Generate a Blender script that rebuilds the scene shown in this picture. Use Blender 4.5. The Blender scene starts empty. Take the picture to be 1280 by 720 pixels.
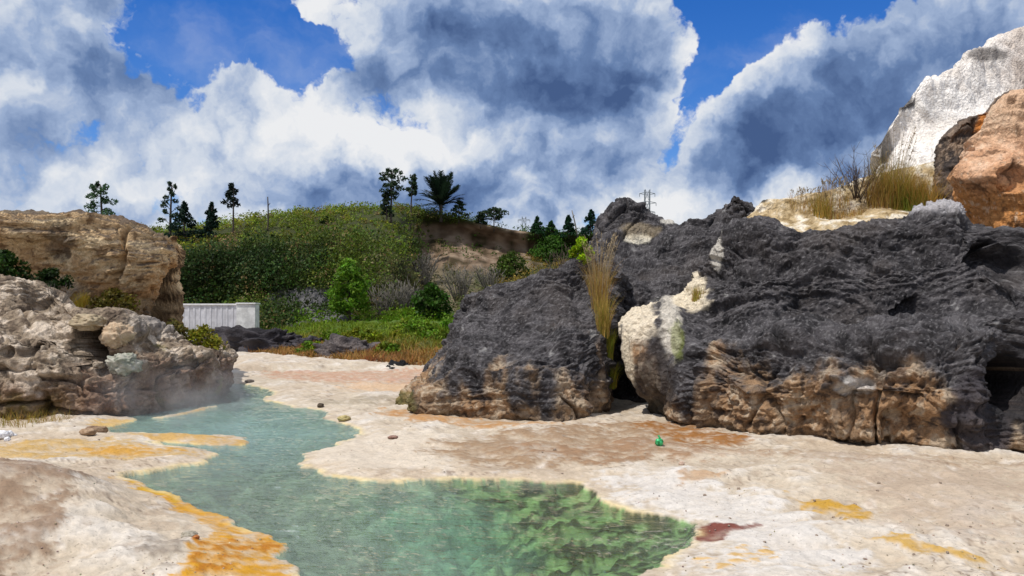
import bpy, math, random
import numpy as np
from math import radians, sin, cos, pi
random.seed(7)
RNG = np.random.default_rng(11)
scene = bpy.context.scene
COL = scene.collection

# ------------------------------------------------------------------ camera
F = 1004.0      # focal length in photograph pixels (1280 wide)
H = 2.0         # eye height, metres
HZ = 400.0      # horizon row in the photograph
cam_d = bpy.data.cameras.new('camera')
cam = bpy.data.objects.new('camera', cam_d); COL.objects.link(cam)
cam.location = (0, 0, H); cam.rotation_euler = (pi/2, 0, 0)
cam_d.sensor_width = 36.0; cam_d.lens = F/1280.0*36.0
cam_d.shift_y = (HZ-360.0)/1280.0
cam_d.clip_start = 0.05; cam_d.clip_end = 20000
scene.camera = cam
scene.view_settings.view_transform = 'Standard'
scene.view_settings.look = 'None'
scene.view_settings.exposure = 0.0
scene.view_settings.gamma = 1.0
scene.view_settings.use_curve_mapping = False
scene.cycles.use_denoising = True
scene.cycles.max_bounces = 6
scene.cycles.transparent_max_bounces = 12
scene.cycles.volume_bounces = 0

# ------------------------------------------------------------------ sun
SUN_AZ, SUN_EL = radians(-128), radians(63)      # azimuth from +Y towards +X
sdir = np.array([sin(SUN_AZ)*cos(SUN_EL), cos(SUN_AZ)*cos(SUN_EL), sin(SUN_EL)])
sun_d = bpy.data.lights.new('sun', 'SUN'); sun_d.energy = 3.7; sun_d.angle = radians(0.5)
sun_d.color = (1.0, 0.955, 0.88)
sun = bpy.data.objects.new('sun', sun_d); COL.objects.link(sun)
import mathutils
sun.rotation_euler = mathutils.Vector(tuple(sdir)).to_track_quat('Z', 'Y').to_euler()
sun.location = (-10, -10, 30)

# ------------------------------------------------------------------ world: sky with clouds
world = bpy.data.worlds.new('World'); scene.world = world; world.use_nodes = True
wt = world.node_tree; wt.nodes.clear()

class E:
    """small expression wrapper round math nodes"""
    def __init__(s, tree, sock): s.t, s.s = tree, sock
    def _m(s, op, *a):
        n = s.t.nodes.new('ShaderNodeMath'); n.operation = op
        for i, v in enumerate((s,)+a):
            if isinstance(v, E): s.t.links.new(v.s, n.inputs[i])
            else: n.inputs[i].default_value = float(v)
        return E(s.t, n.outputs[0])
    def __add__(s, o): return s._m('ADD', o)
    __radd__ = __add__
    def __sub__(s, o): return s._m('SUBTRACT', o)
    def __rsub__(s, o): return (s*-1.0)+o
    def __mul__(s, o): return s._m('MULTIPLY', o)
    __rmul__ = __mul__
    def __truediv__(s, o): return s._m('DIVIDE', o)
    def f(s, op, *a): return s._m(op, *a)
    def clamp(s):
        r = s._m('ADD', 0.0); r.s.node.use_clamp = True; return r
    def step(s, a, b):
        n = s.t.nodes.new('ShaderNodeMapRange'); n.interpolation_type = 'SMOOTHSTEP'
        s.t.links.new(s.s, n.inputs[0]); n.inputs[1].default_value = a; n.inputs[2].default_value = b
        return E(s.t, n.outputs[0])

def mixcol(t, fac, a, b, blend='MIX'):
    n = t.nodes.new('ShaderNodeMix'); n.data_type = 'RGBA'; n.blend_type = blend
    for i, v in ((0, fac), (6, a), (7, b)):
        if isinstance(v, E): t.links.new(v.s, n.inputs[i])
        elif hasattr(v, 'is_linked') or hasattr(v, 'node'): t.links.new(v, n.inputs[i])
        elif i == 0: n.inputs[i].default_value = v
        else: n.inputs[i].default_value = (*v, 1)
    return n.outputs[2]

def build_sky():
    t = wt; N = t.nodes.new
    out = N('ShaderNodeOutputWorld'); bg = N('ShaderNodeBackground'); bg.inputs[1].default_value = 0.1
    t.links.new(bg.outputs[0], out.inputs[0])
    sky = N('ShaderNodeTexSky'); sky.sky_type = 'NISHITA'; sky.sun_disc = False
    sky.sun_elevation = SUN_EL; sky.sun_rotation = SUN_AZ; sky.air_density = 1.0; sky.dust_density = 0.2; sky.ozone_density = 3.0
    hs = N('ShaderNodeHueSaturation'); hs.inputs['Saturation'].default_value = 1.42; hs.inputs['Value'].default_value = 1.32
    hs.inputs['Hue'].default_value = 0.518
    t.links.new(sky.outputs[0], hs.inputs['Color'])
    tc = N('ShaderNodeTexCoord'); sx = N('ShaderNodeSeparateXYZ'); t.links.new(tc.outputs['Generated'], sx.inputs[0])
    X, Y, Z = (E(t, sx.outputs[i]) for i in range(3))
    az = X.f('ARCTAN2', Y); el = Z.f('ARCSINE')

    def vec(a, b, c):
        n = N('ShaderNodeCombineXYZ')
        for i, v in enumerate((a, b, c)):
            if isinstance(v, E): t.links.new(v.s, n.inputs[i])
            else: n.inputs[i].default_value = v
        return n.outputs[0]
    def vm(op, a, b):
        n = N('ShaderNodeVectorMath'); n.operation = op
        t.links.new(a, n.inputs[0])
        if isinstance(b, (tuple, list)): n.inputs[1].default_value = b
        else: t.links.new(b, n.inputs[1])
        return n.outputs[0]
    def noise(v, scale, detail, rough, dim='3D'):
        n = N('ShaderNodeTexNoise'); n.noise_dimensions = dim
        t.links.new(v, n.inputs['Vector']); n.inputs['Scale'].default_value = scale
        n.inputs['Detail'].default_value = detail; n.inputs['Roughness'].default_value = rough
        return n
    def mad(a, m, c):
        n = N('ShaderNodeVectorMath'); n.operation = 'MULTIPLY_ADD'
        t.links.new(a, n.inputs[0]); n.inputs[1].default_value = m; n.inputs[2].default_value = c
        return n.outputs[0]
    base = tc.outputs['Generated']
    # warp so that outlines curl
    wn = noise(base, 5.0, 6.0, 0.62)
    wv = mad(wn.outputs['Color'], (0.16, 0.16, 0.16), (-0.08, -0.08, -0.08))
    P = vm('ADD', base, wv)
    Pp = vm('MULTIPLY', P, (1.0, 1.0, 1.08))
    P2 = vm('ADD', Pp, (-0.020, -0.006, 0.034))            # a step towards the light
    n1 = E(t, noise(Pp, 6.5, 9.0, 0.57).outputs['Fac']); n2 = E(t, noise(P2, 6.5, 5.0, 0.5).outputs['Fac'])
    vo = N('ShaderNodeTexVoronoi'); vo.normalize = True; t.links.new(Pp, vo.inputs['Vector'])
    vo.inputs['Scale'].default_value = 17.0; vo.inputs['Detail'].default_value = 2.0; vo.inputs['Roughness'].default_value = 0.6
    puff = E(t, vo.outputs['Distance'])
    # large layout, in azimuth / elevation (radians)
    sw = N('ShaderNodeSeparateXYZ'); t.links.new(wv, sw.inputs[0])
    AZ = az + E(t, sw.outputs[0])*1.1; EL = el + E(t, sw.outputs[2])*1.1
    frames = {}
    def frame(rot):
        if rot not in frames:
            c, s = cos(radians(rot)), sin(radians(rot))
            frames[rot] = vec(AZ, EL, 0.0) if rot == 0 else vec(AZ*c+EL*s, EL*c-AZ*s, 0.0)
        return frames[rot]
    def total(lst):
        acc = None
        for (w, px, py, rx, ry, rot) in lst:
            a0 = math.atan((px-640)/F); e0 = math.atan((HZ-py)/F*cos(a0))
            c, s = cos(radians(rot)), sin(radians(rot)); u0, v0 = a0*c+e0*s, e0*c-a0*s
            q = mad(frame(rot), (F/rx, F/ry, 0), (-u0*F/rx, -v0*F/ry, 0))
            n = N('ShaderNodeVectorMath'); n.operation = 'DOT_PRODUCT'; t.links.new(q, n.inputs[0]); t.links.new(q, n.inputs[1])
            pw = N('ShaderNodeMath'); pw.operation = 'POWER'; pw.inputs[0].default_value = math.exp(-1); t.links.new(n.outputs['Value'], pw.inputs[1])
            ma = N('ShaderNodeMath'); ma.operation = 'MULTIPLY_ADD'; t.links.new(pw.outputs[0], ma.inputs[0]); ma.inputs[1].default_value = w
            if acc is None: ma.inputs[2].default_value = 0.0
            else: t.links.new(acc, ma.inputs[2])
            acc = ma.outputs[0]
        return E(t, acc)
    cover = total(COVER); dark = total(DARK)
    dens = n1*1.9 - puff*0.55 + cover*0.85 - 0.52
    alpha = dens.step(0.0, 0.13)
    veil = E(t, noise(vm('MULTIPLY', P, (1, 1, 2.2)), 3.5, 5, 0.6).outputs['Fac']).step(0.46, 0.80)*0.35
    alpha = alpha + (1.0-alpha)*veil
    # light: puffs that rise towards the sun are bright, thick hearts and bases are dark
    emb = (n1-n2)*1.6 + (0.38-puff)*0.6
    bgn = E(t, noise(P, 3.2, 4.0, 0.55).outputs['Fac'])
    edge = 1.0 - dens.step(0.04, 0.30)
    tone = dark*0.66 + (bgn-0.5)*0.55 - emb*1.25 - edge*0.03 + 0.30
    lowhaze = 1.0 - el.step(0.0, 0.14)
    cr = N('ShaderNodeValToRGB'); t.links.new(tone.clamp().s, cr.inputs[0])
    el_ = cr.color_ramp.elements
    pts = [(0.0, (0.84, 0.85, 0.87)), (0.22, (0.62, 0.68, 0.78)), (0.45, (0.33, 0.43, 0.63)), (0.70, (0.14, 0.225, 0.42)), (1.0, (0.06, 0.11, 0.25))]
    el_[0].position, el_[0].color = pts[0][0], (*pts[0][1], 1); el_[1].position, el_[1].color = pts[-1][0], (*pts[-1][1], 1)
    for p, c in pts[1:-1]:
        e = el_.new(p); e.color = (*c, 1)
    sc = N('ShaderNodeVectorMath'); sc.operation = 'SCALE'; sc.inputs['Scale'].default_value = 10.0; t.links.new(cr.outputs[0], sc.inputs[0])
    blue = mixcol(t, lowhaze*0.7, hs.outputs[0], (3.4, 4.9, 7.4))
    fin = mixcol(t, alpha.clamp(), blue, sc.outputs[0])
    t.links.new(fin, bg.inputs[0])
# where the big clouds and the blue gaps stand: weight, then place and size in photograph pixels, tilt
COVER = [(-0.60, 285, 72, 115, 30, 0), (-0.45, 200, 30, 60, 40, 0), (-0.45, 400, 66, 55, 24, 0), (-0.25, 330, 25, 120, 20, 0), (-0.25, 240, 128, 20, 20, 0),
    (-0.62, 940, 55, 85, 52, 0), (-0.55, 1020, 5, 110, 26, 0), (-0.55, 880, 130, 40, 44, 0), (-0.45, 845, 185, 24, 28, 0), (-0.2, 770, 288, 60, 12, 0),
    (0.35, 275, 108, 34, 30, 0), (0.22, 680, 80, 150, 80, 0), (0.42, 1080, 140, 150, 70, 35), (0.26, 850, 85, 26, 36, 0), (0.3, 950, 130, 70, 30, 35),
    (0.3, 70, 60, 80, 60, 0), (0.35, 440, 190, 220, 60, 0), (0.18, 370, 14, 60, 10, 0), (0.3, 720, 230, 140, 50, 0)]
DARK = [(0.70, 690, 85, 120, 70, 0), (0.42, 715, 130, 80, 36, 0), (0.5, 595, 40, 55, 45, 0), (0.45, 540, 15, 90, 30, 0), (0.3, 450, 60, 60, 24, 0), (0.25, 780, 30, 60, 40, 0), (0.55, 480, 95, 80, 26, 0), (0.35, 790, 110, 40, 40, 0),
    (0.80, 640, 222, 110, 40, 0), (0.58, 430, 244, 120, 24, 0), (0.60, 560, 250, 90, 26, 0), (0.4, 720, 190, 60, 24, 0),
    (0.72, 1000, 155, 120, 50, 35), (0.5, 1140, 80, 110, 50, 35), (0.5, 930, 190, 60, 34, 35), (0.3, 1060, 215, 120, 20, 0),
    (0.36, 110, 92, 70, 24, 0), (0.35, 5, 190, 34, 40, 0), (0.4, 165, 118, 60, 25, 0), (0.35, 300, 125, 30, 24, 0), (0.2, 250, 258, 140, 18, 0), (0.35, 60, 10, 90, 18, 0),
    (-0.45, 845, 95, 22, 50, 0), (-0.40, 540, 172, 120, 24, 0), (-0.35, 235, 228, 60, 18, 0), (-0.45, 850, 240, 110, 24, 0), (-0.35, 390, 150, 130, 34, 0), (-0.3, 700, 262, 70, 12, 0)]
build_sky()
world.cycles.sampling_method = 'MANUAL'; world.cycles.sample_map_resolution = 512

# ------------------------------------------------------------------ numpy noise
_perm = RNG.permutation(256).astype(np.int32); _perm = np.concatenate([_perm, _perm])
_g = RNG.normal(size=(256, 3)).astype(np.float32); _g /= np.linalg.norm(_g, axis=1)[:, None]
def pnoise(p):
    """gradient noise, about -0.7..0.7"""
    p = np.asarray(p, np.float32); sh = p.shape[:-1]; p = p.reshape(-1, 3)
    i = np.floor(p).astype(np.int32); f = p-i; i &= 255
    u = f*f*f*(f*(f*6-15)+10)
    r = 0
    for dx in (0, 1):
        wx = u[:, 0] if dx else 1-u[:, 0]
        px = _perm[(i[:, 0]+dx) & 255]
        for dy in (0, 1):
            wy = wx*(u[:, 1] if dy else 1-u[:, 1])
            py = _perm[(px+i[:, 1]+dy) & 255]
            for dz in (0, 1):
                h = _perm[(py+i[:, 2]+dz) & 255]
                g = _g[h]
                d = g[:, 0]*(f[:, 0]-dx)+g[:, 1]*(f[:, 1]-dy)+g[:, 2]*(f[:, 2]-dz)
                r = r+d*wy*(u[:, 2] if dz else 1-u[:, 2])
    return r.reshape(sh)
def fbm(p, oct=4, gain=0.5, lac=2.03):
    a, r, s = 1.0, 0, 1.0
    for k in range(oct):
        r = r+a*pnoise(p*s+17.3*k); a *= gain; s *= lac
    return r
def billow(p): return np.abs(pnoise(p))*2.2-0.45
def sstep(a, b, x):
    t = np.clip((x-a)/(b-a), 0, 1); return t*t*(3-2*t)

# ------------------------------------------------------------------ helpers
def at(px, py, Y):                       # photograph pixel + distance -> place
    return np.array([(px-640)/F*Y, Y, H+(HZ-py)/F*Y])
def gpt(px, py, z=0.0):                  # pixel of a point on level ground
    return at(px, py, (H-z)*F/(py-HZ))
def tag(o, label=None, cat=None, group=None, kind=None):
    if label: o['label'] = label
    if cat: o['category'] = cat
    if group: o['group'] = group
    if kind: o['kind'] = kind
    return o
def empty(name, loc=(0, 0, 0), rz=0.0):
    o = bpy.data.objects.new(name, None); COL.objects.link(o)
    o.location = tuple(float(v) for v in loc); o.rotation_euler = (0, 0, rz); o.empty_display_size = 0.2
    return o
def mesh_obj(name, verts, faces, mat, parent=None, color=None, smooth=True, attrs=None):
    """verts (n,3), faces (m,3|4) arrays -> one mesh object"""
    verts = np.asarray(verts, np.float32); faces = np.asarray(faces, np.int32)
    me = bpy.data.meshes.new(name); k = faces.shape[1]
    me.vertices.add(len(verts)); me.vertices.foreach_set('co', verts.ravel())
    me.loops.add(faces.size); me.loops.foreach_set('vertex_index', faces.ravel())
    me.polygons.add(len(faces)); me.polygons.foreach_set('loop_start', np.arange(0, faces.size, k, dtype=np.int32))
    if smooth: me.polygons.foreach_set('use_smooth', np.ones(len(faces), bool))
    if color is not None:
        ca = me.color_attributes.new('Col', 'FLOAT_COLOR', 'POINT')
        c4 = np.ones((len(verts), 4), np.float32); c4[:, :3] = color; ca.data.foreach_set('color', c4.ravel())
    for kx, v in (attrs or {}).items():
        a = me.attributes.new(kx, 'FLOAT', 'POINT'); a.data.foreach_set('value', np.asarray(v, np.float32).ravel())
    me.update(calc_edges=True); me.validate()
    me.materials.append(mat)
    o = bpy.data.objects.new(name, me); COL.objects.link(o)
    if parent is not None: o.parent = parent
    return o
def copy_tree(o, parent=None):
    c = o.copy(); COL.objects.link(c); c.parent = parent
    for ch in list(o.children): copy_tree(ch, c)
    return c
def grid_faces(nu, nv):
    i = np.arange((nu-1)*nv).reshape(nu-1, nv)[:, :-1]
    return np.stack([i, i+nv, i+nv+1, i+1], -1).reshape(-1, 4)
class MB:
    """collects tubes and boxes"""
    def __init__(s): s.v, s.f, s.n = [], [], 0
    def add(s, v, f):
        s.v.append(np.asarray(v, np.float32)); s.f.append(np.asarray(f, np.int32)+s.n); s.n += len(v)
    def tube(s, pts, rads, sides=6):
        pts = np.asarray(pts, float); k = len(pts); rads = np.broadcast_to(rads, (k,))
        tan = np.gradient(pts, axis=0); tan /= np.linalg.norm(tan, axis=1)[:, None]+1e-9
        ref = np.array([0.31, 0.9, 0.3]) if abs(tan[0][2]) > 0.7 else np.array([0, 0, 1.0])
        a = np.cross(tan, ref); a /= np.linalg.norm(a, axis=1)[:, None]+1e-9; b = np.cross(tan, a)
        th = np.arange(sides)*2*pi/sides
        ring = pts[:, None]+rads[:, None, None]*(a[:, None]*np.cos(th)[None, :, None]+b[:, None]*np.sin(th)[None, :, None])
        v = np.concatenate([ring.reshape(-1, 3), pts[:1], pts[-1:]]); f = []
        for i in range(k-1):
            for j in range(sides):
                j2 = (j+1) % sides; f.append((i*sides+j, i*sides+j2, (i+1)*sides+j2, (i+1)*sides+j))
        c0, c1 = k*sides, k*sides+1
        for j in range(sides):
            j2 = (j+1) % sides; f.append((c0, j2, j, j)); f.append((c1, (k-1)*sides+j, (k-1)*sides+j2, (k-1)*sides+j2))
        s.add(v, f)
    def box(s, lo, hi):
        (x0, y0, z0), (x1, y1, z1) = lo, hi
        v = [(x, y, z) for z in (z0, z1) for y in (y0, y1) for x in (x0, x1)]
        s.add(v, [(0, 2, 3, 1), (4, 5, 7, 6), (0, 1, 5, 4), (1, 3, 7, 5), (3, 2, 6, 7), (2, 0, 4, 6)])
    def build(s, name, mat, parent=None, smooth=True, color=None):
        v = np.concatenate(s.v); f = np.concatenate(s.f)
        me_f = [tuple(dict.fromkeys(q)) for q in f.tolist()]
        me = bpy.data.meshes.new(name); me.from_pydata(v.tolist(), [], me_f)
        if smooth: me.polygons.foreach_set('use_smooth', np.ones(len(me.polygons), bool))
        me.materials.append(mat); me.update()
        o = bpy.data.objects.new(name, me); COL.objects.link(o)
        if parent is not None: o.parent = parent
        return o

# ------------------------------------------------------------------ materials
def new_mat(name):
    m = bpy.data.materials.new(name); m.use_nodes = True
    t = m.node_tree; b = t.nodes['Principled BSDF']; return m, t, b
def tex_noise(t, scale, detail=6, rough=0.6, vec=None):
    n = t.nodes.new('ShaderNodeTexNoise'); n.inputs['Scale'].default_value = scale
    n.inputs['Detail'].default_value = detail; n.inputs['Roughness'].default_value = rough
    if vec is None:
        tc = t.nodes.new('ShaderNodeTexCoord'); vec = tc.outputs['Object']
    t.links.new(vec, n.inputs['Vector']); return E(t, n.outputs['Fac'])
def pigment_mat(name, rough=0.9, var=0.35, scale=14.0, bump=0.5, bscale=30.0, bdist=0.02, spec=0.25):
    """vertex pigment x procedural grain, procedural relief"""
    m, t, b = new_mat(name)
    a = t.nodes.new('ShaderNodeVertexColor'); a.layer_name = 'Col'
    n1 = tex_noise(t, scale, 8, 0.65)
    k = (n1-0.5)*(2*var*1.6)+1.0
    kc = t.nodes.new('ShaderNodeCombineColor')
    for i in range(3): t.links.new(k.s, kc.inputs[i])
    c = mixcol(t, 1.0, a.outputs[0], kc.outputs[0], 'MULTIPLY')
    t.links.new(c, b.inputs['Base Color'])
    b.inputs['Roughness'].default_value = rough; b.inputs['Specular IOR Level'].default_value = spec
    if bump > 0:
        n2 = tex_noise(t, bscale, 8, 0.7)
        bp = t.nodes.new('ShaderNodeBump'); bp.inputs['Strength'].default_value = bump; bp.inputs['Distance'].default_value = bdist
        t.links.new(n2.s, bp.inputs['Height']); t.links.new(bp.outputs[0], b.inputs['Normal'])
    return m
def rock_mat(name, rough, scale, relief, dist, var):
    m, t, b = new_mat(name)
    a = t.nodes.new('ShaderNodeVertexColor'); a.layer_name = 'Col'
    tc = t.nodes.new('ShaderNodeTexCoord')
    wn = t.nodes.new('ShaderNodeTexNoise'); wn.inputs['Scale'].default_value = scale*0.35; wn.inputs['Detail'].default_value = 3; t.links.new(tc.outputs['Object'], wn.inputs['Vector'])
    wa = t.nodes.new('ShaderNodeVectorMath'); wa.operation = 'MULTIPLY_ADD'; t.links.new(wn.outputs['Color'], wa.inputs[0]); wa.inputs[1].default_value = (0.12,)*3; t.links.new(tc.outputs['Object'], wa.inputs[2])
    rn = t.nodes.new('ShaderNodeTexNoise'); rn.noise_type = 'RIDGED_MULTIFRACTAL'; t.links.new(wa.outputs[0], rn.inputs['Vector'])
    rn.inputs['Scale'].default_value = scale; rn.inputs['Detail'].default_value = 7; rn.inputs['Roughness'].default_value = 0.55; rn.inputs['Lacunarity'].default_value = 2.1
    rn.inputs['Offset'].default_value = 0.9; rn.inputs['Gain'].default_value = 1.6
    R = E(t, rn.outputs['Fac'])
    fine = tex_noise(t, scale*3.2, 7, 0.68, wa.outputs[0])
    spk = tex_noise(t, scale*1.5, 8, 0.72, wa.outputs[0])
    k = (spk-0.5)*(3.2*var)+(fine-0.5)*(1.6*var)+1.0
    pits = tex_noise(t, scale*4.5, 4, 0.6).step(0.60, 0.70)
    k = k.f('MAXIMUM', 0.25)*(1.0-pits*0.45)
    kc = t.nodes.new('ShaderNodeCombineColor')
    for i in range(3): t.links.new(k.s, kc.inputs[i])
    c = mixcol(t, 1.0, a.outputs[0], kc.outputs[0], 'MULTIPLY'); t.links.new(c, b.inputs['Base Color'])
    b.inputs['Roughness'].default_value = rough; b.inputs['Specular IOR Level'].default_value = 0.25
    bp = t.nodes.new('ShaderNodeBump'); bp.inputs['Strength'].default_value = relief; bp.inputs['Distance'].default_value = dist
    t.links.new((R*0.35+fine*0.5).s, bp.inputs['Height']); t.links.new(bp.outputs[0], b.inputs['Normal'])
    return m
def plain_mat(name, col, rough=0.8, var=0.3, scale=8.0, bump=0.3, bscale=25.0, bdist=0.01, spec=0.3):
    m, t, b = new_mat(name)
    n1 = tex_noise(t, scale, 6, 0.6)
    c = mixcol(t, n1.step(0.3, 0.7), tuple(x*(1-var) for x in col), tuple(min(1, x*(1+var)) for x in col))
    t.links.new(c, b.inputs['Base Color']); b.inputs['Roughness'].default_value = rough
    b.inputs['Specular IOR Level'].default_value = spec
    if bump > 0:
        n2 = tex_noise(t, bscale, 6, 0.65)
        bp = t.nodes.new('ShaderNodeBump'); bp.inputs['Strength'].default_value = bump; bp.inputs['Distance'].default_value = bdist
        t.links.new(n2.s, bp.inputs['Height']); t.links.new(bp.outputs[0], b.inputs['Normal'])
    return m
def leaf_mat(name, rough=0.6, trans=0.35):
    m, t, b = new_mat(name)
    a = t.nodes.new('ShaderNodeVertexColor'); a.layer_name = 'Col'
    n1 = tex_noise(t, 1.2, 3, 0.6); k = (n1-0.5)*0.7+1.0
    kc = t.nodes.new('ShaderNodeCombineColor')
    for i in range(3): t.links.new(k.s, kc.inputs[i])
    c = mixcol(t, 1.0, a.outputs[0], kc.outputs[0], 'MULTIPLY')
    t.links.new(c, b.inputs['Base Color']); b.inputs['Roughness'].default_value = rough
    b.inputs['Specular IOR Level'].default_value = 0.2
    tr = t.nodes.new('ShaderNodeBsdfTranslucent'); t.links.new(c, tr.inputs[0])
    mx = t.nodes.new('ShaderNodeMixShader'); mx.inputs[0].default_value = trans
    t.links.new(b.outputs[0], mx.inputs[1]); t.links.new(tr.outputs[0], mx.inputs[2])
    t.links.new(mx.outputs[0], t.nodes['Material Output'].inputs[0])
    return m
M_GROUND = rock_mat('sinter_ground', 0.8, 7.0, 0.8, 0.016, 0.26)
M_ROCK = rock_mat('weathered_travertine', 0.92, 8.0, 0.9, 0.06, 0.50)
M_STONE = pigment_mat('loose_stone', rough=0.9, var=0.3, scale=22.0, bump=0.5, bscale=40.0, bdist=0.008)
M_SOIL = pigment_mat('hill_soil', rough=0.95, var=0.35, scale=1.2, bump=0.6, bscale=3.0, bdist=0.15)
M_LEAF = leaf_mat('foliage')
M_GRASS = leaf_mat('grass_blades', rough=0.7, trans=0.3)
M_BARK = plain_mat('bark', (0.07, 0.055, 0.045), 0.9)
M_DEADBARK = plain_mat('grey_dead_wood', (0.20, 0.18, 0.16), 0.9)

# ------------------------------------------------------------------ polygons on the ground
def gpoly(pts, z=0.03): return np.array([gpt(x, y, z)[:2] for x, y in pts])
def sdist(P, poly):
    """signed distance, negative inside"""
    d = np.full(len(P), 1e9, np.float32); ins = np.zeros(len(P), bool)
    for i in range(len(poly)):
        a, b = poly[i-1], poly[i]; e = b-a; w = P-a
        t = np.clip((w@e)/(e@e+1e-12), 0, 1)
        q = w-t[:, None]*e; d = np.minimum(d, (q*q).sum(1))
        c = (a[1] <= P[:, 1]) != (b[1] <= P[:, 1])
        xx = a[0]+(P[:, 1]-a[1])*(e[0])/(e[1] if abs(e[1]) > 1e-12 else 1e-12)
        ins ^= c & (P[:, 0] < xx)
    d = np.sqrt(d); return np.where(ins, -d, d)
def smooth_poly(pts, n=3):
    """Chaikin corner cutting"""
    p = np.array(pts, float)
    for _ in range(n):
        q = np.roll(p, -1, 0); p = np.stack([p*0.75+q*0.25, p*0.25+q*0.75], 1).reshape(-1, 2)
    return p
WATER_PX = [(296, 478), (330, 486), (346, 491), (322, 500), (352, 505), (374, 511), (400, 513), (414, 518), (402, 524), (426, 530),
    (448, 535), (448, 543), (430, 551), (405, 561), (383, 571), (371, 582), (387, 589), (422, 597), (472, 604), (540, 601),
    (610, 601), (690, 604), (737, 610), (746, 623), (762, 635), (802, 643), (847, 649), (868, 661), (869, 676), (858, 690),
    (834, 703), (800, 716), (760, 735), (700, 800), (420, 800), (378, 735), (362, 703), (357, 687), (341, 673), (312, 661), (272, 647),
    (236, 634), (200, 619), (166, 607), (148, 600), (166, 595), (202, 590), (242, 583), (266, 576), (272, 570), (254, 562), (214, 558), (176, 554),
    (206, 554), (262, 557), (300, 558), (314, 553), (296, 546), (242, 544), (180, 541), (140, 542), (136, 536), (152, 530), (176, 527), (150, 518), (260, 488)]
WATER = smooth_poly(gpoly(WATER_PX, 0.0), 2)
BARS = [smooth_poly(gpoly(p, 0.0), 2) for p in (
    [(178, 524), (215, 519), (240, 514), (268, 507), (262, 511), (238, 518), (205, 523)],)]

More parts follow.
